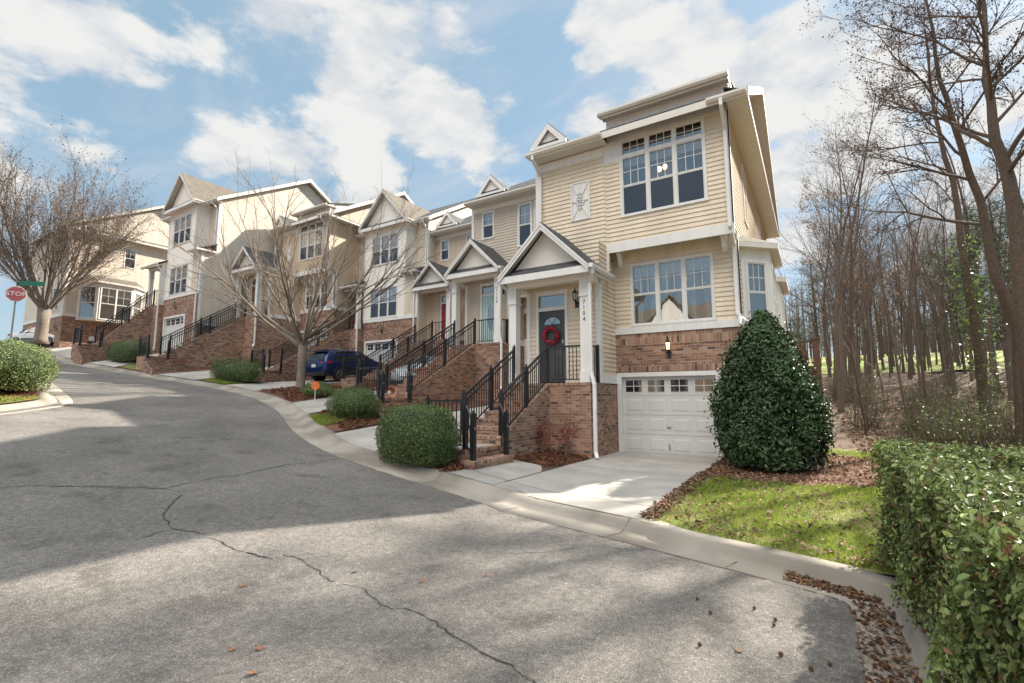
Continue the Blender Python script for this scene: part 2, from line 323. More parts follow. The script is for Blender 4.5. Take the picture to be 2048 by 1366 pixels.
def smoothpath(pts, step=.25, it=2):
    p = [np.array(q, float) for q in pts]
    for _ in range(it):
        q = [p[0]]
        for a, b in zip(p[:-1], p[1:]): q += [a*.75+b*.25, a*.25+b*.75]
        p = q+[p[-1]]
    return p
def sweep_kerb(name, path, hfun, prof, mat, zoff=0, parent=None, **props):
    P = np.array(path); d = np.gradient(P, axis=0); d /= np.linalg.norm(d, axis=1, keepdims=True); nrm = np.stack([-d[:,1], d[:,0]], 1)
    V = []; k = len(prof)
    for p, n in zip(P, nrm):
        z = float(zs(p[0])); h = hfun(p[0], p[1])
        for dist, hh, base in (PROF2 if prof is PROF and h > .152 else prof): q = p+n*dist; V.append((q[0], q[1], z+base+hh*h+zoff))
    i = (np.arange(len(P)-1)[:,None]*k+np.arange(k-1)[None]).ravel()
    return npmesh(name, np.array(V), np.stack([i, i+k, i+k+1, i+1], 1)[:, ::-1], mat, parent, smooth=True, **props)
PROF = [(0,0,-.1),(0,0,.012),(.32,0,.002),(.40,.22,0),(.47,.62,0),(.53,.92,0),(.58,1,0),(.72,1,0),(.74,1,-.03),(1.25,1,-.06)]
PROF2 = [(0,0,-.1),(0,0,.012),(.28,0,.002),(.31,.35,0),(.335,.80,0),(.36,.95,0),(.40,1,0),(.52,1,0),(.54,1,-.03),(1.0,1,-.06)]
kp = smoothpath([(x, y) for x, y in zip(_kx[:-3], _ky[:-3]) if x > -60]+[(-.02,5.37),(.12,5.30),(.17,5.1),(.16,3.9),(.2,2),(.3,0),(.5,-6),(.6,-14)])
def hk(x, y):
    if y < 5.0 and x > -1: return .16
    return float(np.interp(x, [-60,-7,-5.6,-5,-2.6,-1.6,1], [.14,.14,.14,.14,.14,.16,.16]))
kerb = sweep_kerb('kerb', kp, hk, PROF, M['kerb'], kind='structure')
sm = MB(); sr = random.Random(4)
for a, b in zip(kp[:-1], kp[1:]):
    n = max(1, int(math.dist(a, b)/.12))
    for i in range(n):
        if sr.random() < .72:
            p = a+(b-a)*(i/n); q = a+(b-a)*((i+1)/n); w = sr.uniform(.006,.03); t = (q-p)/max(1e-6, np.linalg.norm(q-p)); nn = np.array([-t[1], t[0]])
            sm.quad(*[(v[0], v[1], float(zs(v[0]))+.004) for v in (p-nn*w, q-nn*w*sr.uniform(.4,1), q+nn*.004, p+nn*.004)])
obj('edge_seam', sm, M['barkd'], street, kind='structure')
# joints cut across the kerb
jm = MB()
for x in (-33,-28.3,-25.2,-23.3,-20.2,-17.2,-13.4,-11.0,-9.6,-7.5,-6.05,-4.2,-2.35,-.9):
    y0 = float(ky(x)); sl = float(ky(x+.1)-ky(x-.1))/.2; n = Vector((-sl, 1)).normalized(); t = Vector((n.y, -n.x)); z = float(zs(x)); h = hk(x, y0+.3)
    for (a, ha, ba), (b, hb, bb) in zip(PROF[1:7], PROF[2:8]):
        p = Vector((x, y0))+n*a; q = Vector((x, y0))+n*b; w = t*.007
        jm.quad((p.x-w.x, p.y-w.y, z+ba+ha*h+.004), (p.x+w.x, p.y+w.y, z+ba+ha*h+.004), (q.x+w.x, q.y+w.y, z+bb+hb*h+.004), (q.x-w.x, q.y-w.y, z+bb+hb*h+.004))
obj('kerb_joint', jm, M['barkd'], kerb, kind='structure')
# island on the left
ip = smoothpath([(-50,7.9),(-35,7.3),(-27,6.55),(-21,5.65),(-18.6,5.25),(-17.6,4.95),(-16.8,4.2),(-15.7,3.05),(-12.5,-3),(-9,-14)], it=3)
ip = [np.array(p) for p in ip]
def island_edge(x):
    P = np.array(ip); return float(np.interp(x, P[:,0], P[:,1]))
sweep_kerb('island_kerb', [p for p in ip[::-1]], lambda x, y: .15, PROF, M['kerb'], zoff=.004, kind='structure')
def isl(name, x0, x1, lo, hi, mat, dz=.13, **k): return sheet(name, np.arange(x0, x1, .25), lo, hi, lambda X, Y: zs(X)+dz, mat, ny=24, **k)
isl('island_soil', -50, -15.4, lambda x: -9, lambda x: island_edge(x+.25)-.6, M['mulch'], .13, kind='structure')
isl('island_lawn', -18.1, -15.7, lambda x: island_edge(x+.25)-1.45, lambda x: island_edge(x+.25)-.62, M['turf'], .145, kind='structure')

# driveways and walks
def drive(x0, x1, yend, name='driveway'):
    return sheet(name, np.arange(x0, x1+.01, (x1-x0)/8), lambda x: float(ky(x))+.60, lambda x: yend, lambda X, Y: H(X, Y)+.03, M['concrete'], ny=46, kind='structure')
drvA = drive(-4.87, -2.1, 13.62)
drive(-10.2, -7.5, 18.05); drive(-16.3, -13.5, 22.15); drive(-23.2, -20.5, 20.05); drive(-28.2, -25.4, 19.0); drive(-34.9, -32, 14.25); drive(-46, -37.8, 13.4)
sheet('walkway', np.arange(-5.95, -4.86, .18), lambda x: float(ky(x))+.60, lambda x: 9.55 if x < -5.2 else 9.55-(x+5.2)*1.9, lambda X, Y: H(X, Y)+.035, M['concrete'], ny=20, kind='structure')
dj = MB()
def strip(mb, pts, w, zf):
    P = [Vector(p) for p in pts]
    for i, (a, b) in enumerate(zip(P[:-1], P[1:])):
        t = (b-a).normalized(); n = Vector((-t.y, t.x))*w/2
        mb.quad(*[(q.x, q.y, float(zf(q.x, q.y))) for q in (a-n, b-n, b+n, a+n)])
zd = lambda x, y: H(x, y)+.034
def line(a, b, n=12): return [(a[0]+(b[0]-a[0])*i/n, a[1]+(b[1]-a[1])*i/n) for i in range(n+1)]
for a, b in (((-5.95,7.75),(-2.1,7.35)), ((-4.86,7.5),(-4.86,9.6)), ((-4.86,10.3),(-2.1,10.3))): strip(dj, line(a, b), .014, lambda x, y: H(x, y)+.040)
for x0, x1, y in ((-10.2,-7.5,10.5),(-16.3,-13.5,13.5),(-23.2,-20.5,15)): strip(dj, line((x0, y), (x1, y)), .015, zd)
obj('driveway_joint', dj, M['barkd'], drvA, kind='structure')

# lawns, mulch
def lawn(name, xs, lo, hi, dz=.02, mat='turf'): return sheet(name, xs, lo, hi, lambda X, Y: H(X, Y)+dz, M[mat], ny=40, kind='structure')
lawn('lawn', np.arange(-2.06, 6, .2), lambda x: float(ky(x))+.54 if x < .62 else 5.6, lambda x: 10.9 if x < -1.3 else float(np.interp(x, [-1.3,0,2,3,6], [14,17.5,18,16.5,14.5]))+.4*math.sin(x*3))
lawn('mulch_bed', np.arange(-2.08, 1.45, .12), lambda x: 10.35+.18*(x+.6)**2*(1 if x > -.6 else .2)+.1*math.sin(7*x), lambda x: 13.62 if x < -1.48 else 15.8-.9*max(0, x)**2*.8+.2*math.sin(5*x), .035, 'mulch')
lawn('mulch_bed', np.arange(-8.0, -5.9, .15), lambda x: float(ky(x))+.7, lambda x: 8.2, .03, 'mulch')
lawn('mulch_bed', np.arange(-7.1, -4.87, .12), lambda x: 9.5 if x < -5.8 else 9.7-(x+5.9)*-.05+(x+5.8)*1.6*(1 if x > -5.2 else 0), lambda x: 11.7, .03, 'mulch')
lawn('mulch_bed', np.arange(-13.4, -10.25, .2), lambda x: float(ky(x))+.7, lambda x: 16, .025, 'mulch')
lawn('mulch_bed', np.arange(-20.45, -16.35, .2), lambda x: float(ky(x))+.7, lambda x: 20, .025, 'mulch')
lawn('mulch_bed', np.arange(-25.3, -23.3, .2), lambda x: float(ky(x))+.7, lambda x: 20, .025, 'mulch')
lawn('mulch_bed', np.arange(-31.9, -28.3, .2), lambda x: float(ky(x))+.7, lambda x: 16, .025, 'mulch')
lawn('verge', np.arange(-13.0, -11.3, .15), lambda x: float(ky(x))+.72, lambda x: float(ky(x))+1.5+.4*math.sin(2*x), .04)
lawn('verge', np.arange(-25.2, -23.3, .15), lambda x: float(ky(x))+.72, lambda x: float(ky(x))+1.7, .04)
lawn('verge', np.arange(-31.8, -28.6, .15), lambda x: float(ky(x))+.72, lambda x: float(ky(x))+1.5, .04)
lawn('hillside_field', np.arange(-30, 120, 3), lambda x: 62, lambda x: 104, .07, 'field')

# cracks in the asphalt: thin sunken lines
ck = MB()
def crack(pts, w, seed, amp=.05):
    r = random.Random(seed); out = []
    for a, b in zip(pts[:-1], pts[1:]):
        L = math.dist(a, b); n = max(2, int(L/.07))
        for i in range(n): t = i/n; out.append((a[0]+(b[0]-a[0])*t+r.gauss(0, amp*.5), a[1]+(b[1]-a[1])*t+r.gauss(0, amp*.5)))
    out.append(pts[-1])
    for a, b in zip(out[:-1], out[1:]):
        if r.random() < .97: strip(ck, (a, b), w*r.uniform(.4, 1.4), lambda x, y: zs(x)+.006)
CR = [[(-7.6,3.43),(-7.33,3.2),(-6.9,2.91),(-6.52,2.81),(-6.34,2.81),(-6.03,2.91),(-5.57,2.98),(-5.34,2.97),(-4.87,3.1)],
      [(-4.93,3.22),(-4.71,3.31),(-4.25,3.22),(-4.08,3.2),(-3.64,3.25),(-3.34,3.12),(-3.13,3.1),(-2.97,3.17),(-2.66,3.1),(-2.44,3.02),(-2.09,2.92),(-1.82,2.91),(-1.4,2.7)],
      [(-9.17,1.94),(-9.07,2.2),(-8.38,3.03),(-8.02,3.38),(-8.23,4.09),(-8.22,4.57),(-8.47,5.43),(-8.44,6.04),(-8.41,6.72)],
      [(-6.35,2.79),(-6.31,2.6),(-6.25,2.39)], [(-8.06,3.34),(-7.76,3.47),(-7.71,3.71)], [(-3.25,4.71),(-2.69,5.12),(-2.53,5.45)], [(-11.52,2.38),(-11.17,3.05),(-10.42,3.51)], [(-19,7.5),(-15,7.2),(-12.4,7.2)]]
for i, c in enumerate(CR): crack(c, (.014, .010, .018)[i] if i < 3 else .009, i, .03)
obj('street_crack', ck, M['dark'], street, kind='structure')
# ------------------------------------------------------------ house building blocks
class Plane:
    """wall plane: point at (u,z) pushed d outwards"""
    def __init__(s, kind, c): s.k = kind; s.c = c      # 'y': faces -Y at y=c ; 'x': faces +X at x=c ; 'w': faces -X
    def p(s, u, z, d=0):
        if s.k == 'y': return (u, s.c-d, z)
        if s.k == 'x': return (s.c+d, u, z)
        if s.k == 'w': return (s.c-d, -u, z)
        (x0, y0, ux, uy) = s.c; return (x0+ux*u+uy*d, y0+uy*u-ux*d, z)   # 'o': oblique
def pbox(mb, P, u0, u1, z0, z1, d0, d1):
    mb.prism([P.p(u0,z0,d0), P.p(u1,z0,d0), P.p(u1,z1,d0), P.p(u0,z1,d0)], [P.p(u0,z0,d1), P.p(u1,z0,d1), P.p(u1,z1,d1), P.p(u0,z1,d1)])
def spans(u0, u1, cuts):
    out = [(u0, u1)]
    for a, b in cuts:
        n = []
        for s, e in out:
            if b <= s or a >= e: n.append((s, e)); continue
            if a > s: n.append((s, a))
            if b < e: n.append((b, e))
        out = n
    return [(s, e) for s, e in out if e-s > .004]
def lap(mb, P, u0, u1, z0, z1, holes=(), prof=None, e=.128):
    """clapboard siding as real overlapping courses"""
    zz = sorted({round(z0+i*e, 4) for i in range(int((z1-z0)/e)+1)} | {z1} | {h[2] for h in holes if z0 < h[2] < z1} | {h[3] for h in holes if z0 < h[3] < z1})
    for a, b in zip(zz[:-1], zz[1:]):
        if b-a < .002: continue
        f0 = ((a-z0)/e) % 1; m = (a+b)/2
        da = .022*(1-f0) if f0 < .98 else .022; db = max(0, da-.022*(b-a)/e)
        cuts = [(h[0], h[1]) for h in holes if h[2] < m < h[3]]
        la, ra = prof(a) if prof else (u0, u1); lb, rb = prof(b) if prof else (u0, u1)
        for s, t in spans(min(la, lb), max(ra, rb), cuts):
            sa, ta, sb, tb = max(s, la), min(t, ra), max(s, lb), min(t, rb)
            if ta < sa: continue
            if tb < sb: sb = tb = (sb+tb)/2
            mb.quad(P.p(sa,a,da), P.p(ta,a,da), P.p(tb,b,db), P.p(sb,b,db))
            if f0 < .02 or f0 > .98: mb.quad(P.p(sa,a,0), P.p(ta,a,0), P.p(ta,a,da), P.p(sa,a,da))
def wall(mb, P, u0, u1, z0, z1, holes=(), d=0):
    zz = sorted({z0, z1} | {h[2] for h in holes if z0 < h[2] < z1} | {h[3] for h in holes if z0 < h[3] < z1})
    for a, b in zip(zz[:-1], zz[1:]):
        for s, t in spans(u0, u1, [(h[0], h[1]) for h in holes if h[2] < (a+b)/2 < h[3]]): mb.quad(P.p(s,a,d), P.p(t,a,d), P.p(t,b,d), P.p(s,b,d))
def window(par, P, u0, u1, z0, z1, n=1, transom=0, off=(0,0,0), grid=(3,2), blind=.32, screen=True, curtain=False, casing=.06, light=False, back=.9, lab=None):
    fr = MB(off); gl = MB(off); sc = MB(off); bl = MB(off); rm = MB(off); cu = MB(off)
    pbox(fr, P, u0, u1, z1-casing, z1, -.04, .035); pbox(fr, P, u0-.012, u1+.012, z0-.01, z0+casing*.8, -.04, .05)
    pbox(fr, P, u0, u0+casing, z0+casing*.8, z1-casing, -.04, .035); pbox(fr, P, u1-casing, u1, z0+casing*.8, z1-casing, -.04, .035)
    a, b = u0+casing, u1-casing; lo, hi = z0+casing*.8, z1-casing; zt = hi
    if transom:
        zt = hi-transom; pbox(fr, P, a, b, zt-.08, zt, -.04, .032); zt -= .08
    w = (b-a)/n
    for i in range(n):
        s, t = a+i*w, a+(i+1)*w
        if i: pbox(fr, P, s-.035, s+.035, lo, hi, -.04, .03); s += .035
        if i < n-1: t -= .035
        mid = lo+(zt-lo)*.5
        def sash(x0, x1, y0, y1, d, g):
            k = .032
            pbox(fr, P, x0, x0+k, y0, y1, -.035, d); pbox(fr, P, x1-k, x1, y0, y1, -.035, d); pbox(fr, P, x0+k, x1-k, y0, y0+k, -.035, d-.002); pbox(fr, P, x0+k, x1-k, y1-k, y1, -.035, d-.002)
            if g:
                for c in range(1, g[0]): q = x0+k+(x1-x0-2*k)*c/g[0]; pbox(fr, P, q-.009, q+.009, y0+k, y1-k, -.028, -.008)
                for c in range(1, g[1]): q = y0+k+(y1-y0-2*k)*c/g[1]; pbox(fr, P, x0+k, x1-k, q-.009, q+.009, -.029, -.009)
            gl.quad(P.p(x0+k,y0+k,-.02), P.p(x1-k,y0+k,-.02), P.p(x1-k,y1-k,-.02), P.p(x0+k,y1-k,-.02))
        sash(s, t, lo, mid, .008, None); sash(s, t, mid, zt, .016, grid)
        if transom: sash(s, t, zt+.08, hi, .016, (grid[0], 2))
        if screen: sc.quad(P.p(s+.02,lo+.02,-.006), P.p(t-.02,lo+.02,-.006), P.p(t-.02,mid-.005,-.006), P.p(s+.02,mid-.005,-.006))
        if blind:
            bz = zt-(zt-lo)*blind
            for k in range(int((zt-bz)/.05)): z = zt-k*.05; bl.quad(P.p(s,z-.045,-.11), P.p(t,z-.045,-.11), P.p(t,z,-.125), P.p(s,z,-.125))
        if curtain:
            for side in (0, 1):
                m = 10; ww = (t-s)*.34
                for k in range(m):
                    f0, f1 = k/m, (k+1)/m; x0 = s+f0*ww if side == 0 else t-f0*ww; x1 = s+f1*ww if side == 0 else t-f1*ww
                    d0 = -.2-.03*math.sin(f0*19); d1 = -.2-.03*math.sin(f1*19)
                    cu.quad(P.p(x0,lo,d0), P.p(x1,lo,d1), P.p(x1,zt,d1), P.p(x0,zt,d0))
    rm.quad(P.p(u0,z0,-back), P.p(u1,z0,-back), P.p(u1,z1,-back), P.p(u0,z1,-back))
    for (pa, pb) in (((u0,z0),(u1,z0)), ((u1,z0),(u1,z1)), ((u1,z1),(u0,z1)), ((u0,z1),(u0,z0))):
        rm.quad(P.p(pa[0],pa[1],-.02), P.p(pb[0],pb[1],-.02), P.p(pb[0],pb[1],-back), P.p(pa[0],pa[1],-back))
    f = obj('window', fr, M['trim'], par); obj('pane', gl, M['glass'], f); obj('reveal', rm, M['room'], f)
    if screen: obj('insect_screen', sc, M['screen'], f)
    if blind: obj('blind', bl, M['blind'], f)
    if curtain: obj('curtain', cu, M['curtain'], f)
    if light:
        lb = MB(off); cx = u0+(u1-u0)*light[0]; cz = z0+(z1-z0)*light[1]
        for dx, dz in ((-.07,0),(.09,.03)):
            q = P.p(cx+dx, cz+dz, -.55); lb.ball(q, .065, 8, 6, (1,1,1.35))
        obj('light_bulb', lb, M['bulb'], f)
        st = MB(off); q = P.p(cx, cz, -.55); st.tube([(q[0],q[1],q[2]+.1), (q[0],q[1],z1-.1+0*q[2])], .012, 5); obj('light_stem', st, M['iron'], f)
    return f
def garage_door(par, x0, x1, y, z0, z1, off, rowwin=True):
    tr = MB(off); P = Plane('y', y)
    pbox(tr, P, x0-.07, x0+.06, z0, z1+.08, -.14, .03); pbox(tr, P, x1-.06, x1+.07, z0, z1+.08, -.14, .03); pbox(tr, P, x0+.06, x1-.06, z1-.04, z1+.08, -.14, .03)
    d = MB(off); pn = []; x0 += .06; x1 -= .06; z1 -= .04; n = 4; rows = 4; cw = (x1-x0)/n; rh = (z1-z0)/rows
    for r in range(rows):
        pbox(d, P, x0, x1, z0+r*rh+.004, z0+(r+1)*rh-.004, -.14, -.09)
        for c in range(n):
            a, b = x0+c*cw+.09, x0+(c+1)*cw-.09; lo, hi = z0+r*rh+.11, z0+(r+1)*rh-.10
            if r == rows-1 and rowwin:
                w = MB(off)
                mx, mz = (a+b)/2, (lo+hi)/2
                pbox(d, P, a-.03, b+.03, lo-.03, hi+.03, -.09, -.083)
                for (s, t, l, h) in ((a, mx-.012, lo, mz-.012), (mx+.012, b, lo, mz-.012), (a, mx-.012, mz+.012, hi), (mx+.012, b, mz+.012, hi)): w.quad(P.p(s,l,-.0805), P.p(t,l,-.0805), P.p(t,h,-.0805), P.p(s,h,-.0805))
                pn.append(w)
            else:
                k = .035
                o = [(a,lo),(b,lo),(b,hi),(a,hi)]; i = [(a+k,lo+k),(b-k,lo+k),(b-k,hi-k),(a+k,hi-k)]
                for e in range(4):
                    g = (e+1) % 4; d.quad(P.p(*o[e],-.0895), P.p(*o[g],-.0895), P.p(*i[g],-.081), P.p(*i[e],-.081))
                d.quad(*[P.p(*q, -.081) for q in i])
    pbox(d, P, x0, x1, z0+.004, z1, -.15, -.141)
    g = obj('garage_door', d, M['gdoor'], par); obj('door_frame', tr, M['trim'], g)
    for w in pn: obj('door_pane', w, M['carglass'], g)
    h = MB(off); xm = (x0+x1)/2; pbox(h, P, xm-.06, xm+.06, z0+rh*1.38, z0+rh*1.38+.025, -.09, -.06); obj('door_handle', h, M['metal'], g); h = MB(off); pbox(h, P, xm-.012, xm+.012, z0+.12, z0+.30, -.075, -.05); obj('lift_handle', h, M['metal'], g)
    s = MB(off); pbox(s, P, x0, x1, z0-.012, z0+.014, -.13, -.07); obj('bottom_seal', s, M['plastic'], g)
def downspout(par, pts, off, r=.042, gut=None):
    mb = MB(off)
    for a, b in zip(pts[:-1], pts[1:]):
        mb.bar(a, b, r*2, r*1.6)
    for q in pts[1:-1]: mb.ball(q, r*1.12, 8, 5)
    return obj('downspout', mb, M['trim'], par)
def gutter(par, x0, x1, y, z, off, name='gutter'):
    mb = MB(off)   # K profile along X, projecting to -Y
    pr = [(0,0),(-.08,0),(-.125,.06),(-.125,.12),(-.11,.12),(-.11,.065),(-.075,.012),(0,.012)]
    mb.prism([(x0, y+a, z+b) for a, b in pr], [(x1, y+a, z+b) for a, b in pr]); mb.box(x0-.008, x0, y-.125, y, z, z+.12); mb.box(x1, x1+.008, y-.125, y, z, z+.12)
    return obj(name, mb, M['fascia'], par)
def side_gutter(par, x, y0, y1, z, off, name='gutter'):
    mb = MB(off); pr = [(0,0),(.08,0),(.12,.05),(.12,.11),(.105,.11),(.105,.055),(.075,.012),(0,.012)]
    mb.prism([(x+a, y0, z+b) for a, b in pr], [(x+a, y1, z+b) for a, b in pr]); mb.box(x, x+.12, y0-.008, y0, z, z+.11)
    return obj(name, mb, M['trim'], par)
def wall_lamp(par, x, y, z, off, lit=False):
    m = MB(off); m.box(x-.055, x+.055, y-.02, y, z-.1, z+.08); m.tube([(x,y-.02,z),(x,y-.09,z+.01),(x,y-.13,z+.06)], .016, 6)
    m.lathe((x,y-.13,z+.06), [(.02,0),(.055,.03),(.06,.045)], 6); m.lathe((x,y-.13,z+.30), [(.085,0),(.05,.06),(.018,.09),(.012,.13),(.02,.145),(.002,.17)], 6)
    for k in range(6):
        t = k*math.pi/3; m.bar((x+.055*math.cos(t), y-.13+.055*math.sin(t), z+.10), (x+.08*math.cos(t), y-.13+.08*math.sin(t), z+.30), .012)
    l = obj('wall_lamp', m, M['iron'], par); g = MB(off)
    g.lathe((x,y-.13,z+.105), [(.048,0),(.072,.19)], 6); obj('lamp_glass', g, M['lampwarm'] if lit else M['lantern'], l)
def rail(par, a, b, off, h=1.0, second=.16, posts=(1,1), low=.09, pz=(0,0), name='railing', knob=True, step=.105):
    """iron railing between floor points a and b"""
    mb = MB(off); a = Vector(a); b = Vector(b); d = b-a; L = Vector((d.x,d.y,0)).length; up = Vector((0,0,1))
    mb.bar(a+up*h, b+up*h, .05, .045)
    if second: mb.bar(a+up*(h-second), b+up*(h-second), .025, .03)
    mb.bar(a+up*low, b+up*low, .025, .03)
    n = max(1, int(L/step))
    for i in range(1, n):
        p = a+d*(i/n); mb.box(p.x-.009, p.x+.009, p.y-.009, p.y+.009, p.z+low, p.z+h-.01)
    for k, p, dz in ((posts[0], a, pz[0]), (posts[1], b, pz[1])):
        if k:
            mb.box(p.x-.038, p.x+.038, p.y-.038, p.y+.038, p.z-dz, p.z+h+.06)
            if knob: mb.lathe((p.x,p.y,p.z+h+.06), [(.046,0),(.046,.012),(.02,.02),(.03,.045),(.028,.06),(.005,.078)], 8)
    return obj(name, mb, M['iron'], par)
def loop_rail(par, a, b, off, h=.93):
    """short bent handrail falling from post a to post b"""
    mb = MB(off); a = Vector(a); b = Vector(b); up = Vector((0,0,1))
    p = [a+up*h, a+up*(h-.02)+(b-a)*.3, a+(b-a)*.7+up*(h-.14), b+up*(h-.08), b+up*(h-.22), b+(b-a)*.25+up*(h-.28)]
    mb.tube(p, .022, 6); mb.tube([a+up*.12, a+(b-a)*.6+up*.12, b+up*.02], .016, 5)
    for t in (.33,.66): q = a+(b-a)*t; mb.box(q.x-.009, q.x+.009, q.y-.009, q.y+.009, q.z+.05, q.z+h-.07)
    mb.box(b.x-.045, b.x+.045, b.y-.045, b.y+.045, b.z-.02, b.z+h); mb.lathe((b.x,b.y,b.z+h), [(.052,0),(.052,.012),(.02,.02),(.03,.045),(.028,.06),(.005,.078)], 8)
    return obj('handrail', mb, M['iron'], par)
def stair(par, xr, yf, dz, split, xl, by, bz, back, brail=True, land=1.3):
    """brick porch base, brick flight climbing +Y, landing and two side steps; world coordinates"""
    g = lambda x, y: float(H(x, y))
    br = MB(); rl = MB(); lowz = min(g(xr, yf), g(xr, back))-.4
    br.box(split, xr, yf, back+.25, lowz, dz-.075); rl.box(split+.001, xr+.012, yf-.012, back+.24, dz-.075, dz)
    br.box(xl, split-.001, yf+.004, back+.25, lowz, dz-.075); rl.box(xl, split, yf-.012, back+.24, dz-.074, dz-.001)
    n = max(3, round((dz-bz)/.178)); rise = (dz-bz)/n; run = (yf-by)/(n-1) if n > 1 else .3
    for i in range(n-1):
        y0 = by+i*run; z1 = bz+(i+1)*rise
        br.box(xl+.002, split-.13, y0, y0+run, lowz-.1, z1-.076); rl.box(xl+.002, split-.13, y0-.014, y0+run-.002, z1-.076, z1)
    # sloped cheek wall beside the flight
    z0 = bz+rise*.9; 
    a = [(split-.128, by-.05, lowz-.3), (split-.128, yf+.002, lowz-.3), (split-.128, yf+.002, dz-.02), (split-.128, by-.05, z0)]
    br.prism(a, [(split-.001, p[1], p[2]) for p in a])
    # landing and side steps
    ly = by-land; gl = min(g(split, ly), g(xl, ly), g(split+.4, ly))-.3
    br.box(xl, split-.02, ly, by, gl, bz-.076); rl.box(xl-.01, split+.0, ly-.012, ly+.2, bz-.076, bz); rl.box(split-.2, split, ly+.2, by-.06, bz-.076, bz-.0005)
    gs = g(split+.3, ly+.6); ns = max(2, round((bz-gs)/.185)); hs = (bz-gs)/ns
    for i in range(ns-1):
        e = .32+.30*i; s0 = split+.002+(.30*i+.02 if i else 0); k = .01*i
        br.box(s0, split+e, ly-.2+k, by-.02-k, gl-.2, bz-hs*(i+1)-.076); rl.box(s0, split+e+.015, ly-.215+k, by-.02-k, bz-hs*(i+1)-.076, bz-hs*(i+1))
    bb = obj('brick_base', br, M['brick'], par); s = obj('brick_step', rl, M['rowlock'], par)
    lp = MB(); lp.box(xl, split-.2, ly+.2, by, bz-.05, bz-.004); obj('landing_slab', lp, M['concrete'], par)
    # railings
    hR = .98
    def flight(x, k):
        m = [(x, by+.05, bz+rise*.75), (x, yf+.03, dz)]; mid = [(m[0][i]+m[1][i])/2 for i in range(3)]
        if k > 1: rail(par, m[0], mid, (0,0,0), hR, posts=(1,1), pz=(.35,.3)); rail(par, mid, m[1], (0,0,0), hR, posts=(0,1), pz=(.3,.05))
        else: rail(par, m[0], m[1], (0,0,0), hR, posts=(1,1), pz=(.35,.05))
    flight(split-.06, 2); flight(xl+.06, 2)
    rail(par, (split+.06, yf+.05, dz), (xr-.30, yf+.05, dz), (0,0,0), hR, second=0, posts=(0,0))
    if back-yf > .4: rail(par, (xr-.06, yf+.32, dz), (xr-.06, back-.08, dz), (0,0,0), hR, second=0, posts=(0,1), knob=False)
    if brail:
        rail(par, (xl+.06, ly+.06, bz), (split-.10, ly+.06, bz), (0,0,0), 1.0, second=0, posts=(1,1), pz=(.05,.05))
        loop_rail(par, (split-.10, ly+.06, bz), (split+.2, ly-.05, bz-hs), (0,0,0)); loop_rail(par, (split-.06, by+.0, bz), (split+.2, by-.12, bz-hs), (0,0,0))
    return n
def column(par, cx, cy, z0, z1, off, w=.24):
    mb = MB(off); h = w/2
    mb.box(cx-h, cx+h, cy-h, cy+h, z0+.3, z1-.42); mb.box(cx-h-.02, cx+h+.02, cy-h-.02, cy+h+.02, z0, z0+.3)
    mb.box(cx-h-.01, cx+h+.01, cy-h-.01, cy+h+.01, z1-.42, z1); mb.box(cx-h-.03, cx+h+.03, cy-h-.03, cy+h+.03, z1-.46, z1-.42)
    return obj('porch_column', mb, M['trim'], par)
def slab(mb, a, b, c, d, t):
    """roof plane a,b,c,d (ccw seen from above) with thickness t"""
    dn = lambda p: (p[0], p[1], p[2]-t)
    mb.prism([dn(a), dn(b), dn(c), dn(d)], [a, b, c, d])
def gable_porch_roof(par, xa, xb, yf, yb, ze, zp, off, ybeam, wallx=None):
    """front gable over the porch: eaves xa..xb, front yf, back yb, eave ze, peak zp"""
    xm = (xa+xb)/2; r = MB(off); t = .035
    for sx, ex in ((xa, -1), (xb, 1)):
        a, b, c, d = (sx,yf,ze), (xm,yf,zp), (xm,yb,zp), (sx,yb,ze)
        (slab(r, a, b, c, d, t) if ex < 0 else slab(r, b, a, d, c, t))
    rf = obj('porch_roof', r, M['shingle'], par)
    k = (zp-ze)/((xb-xa)/2); f = MB(off); w = .17
    for sx, s in ((xa, 1), (xb, -1)):     # rake boards, 2 layers
        for (d0, d1, ww, dz) in ((.02, .05, w, -.036), (.05, .075, .07, -.036)):
            A = [(sx, yf+d0-.03-(.05 if ww < .1 else 0), ze+dz), (xm, yf+d0-.03-(.05 if ww < .1 else 0), zp+dz), (xm, 0, zp+dz-ww*1.18), (sx+s*0, 0, ze+dz-ww)]
            y0 = A[0][1]; A = [(p[0], y0, p[2]) for p in A]; f.prism(A, [(p[0], y0+.028, p[2]) for p in A])
    f.box(xa+.02, xb-.02, yf+.03, yf+.08, ze-.24, ze-.045)     # eave board across the front
    f.box(xa+.03, xb-.03, yf+.08, yb, ze-.17, ze-.14)           # soffit
    obj('rake_board', f, M['trim'], rf)
    tp = MB(off); y = yf+.34; m = .10
    tp.prism([(xa+.1, y, ze-.1), (xb-.1, y, ze-.1), (xm, y, zp-.1)], [(xa+.1, y+.04, ze-.1), (xb-.1, y+.04, ze-.1), (xm, y+.04, zp-.1)]); obj('gable_panel', tp, M['panel'], rf)
    s = MB(off); 
    s.quad((xa+.12, yf+.02, ze-.03), (xb-.12, yf+.02, ze-.03), (xb-.42, y, ze+.2), (xa+.42, y, ze+.2)); obj('pent_shingle', s, M['shingle'], rf)
    so = MB(off)
    for sx in (xa, xb):
        q = [(sx, yf+.02, ze-.05), (xm, yf+.02, zp-.05), (xm, y, zp-.05), (sx, y, ze-.05)]; so.quad(*q)
    obj('soffit', so, M['soffit'], rf)
    return rf
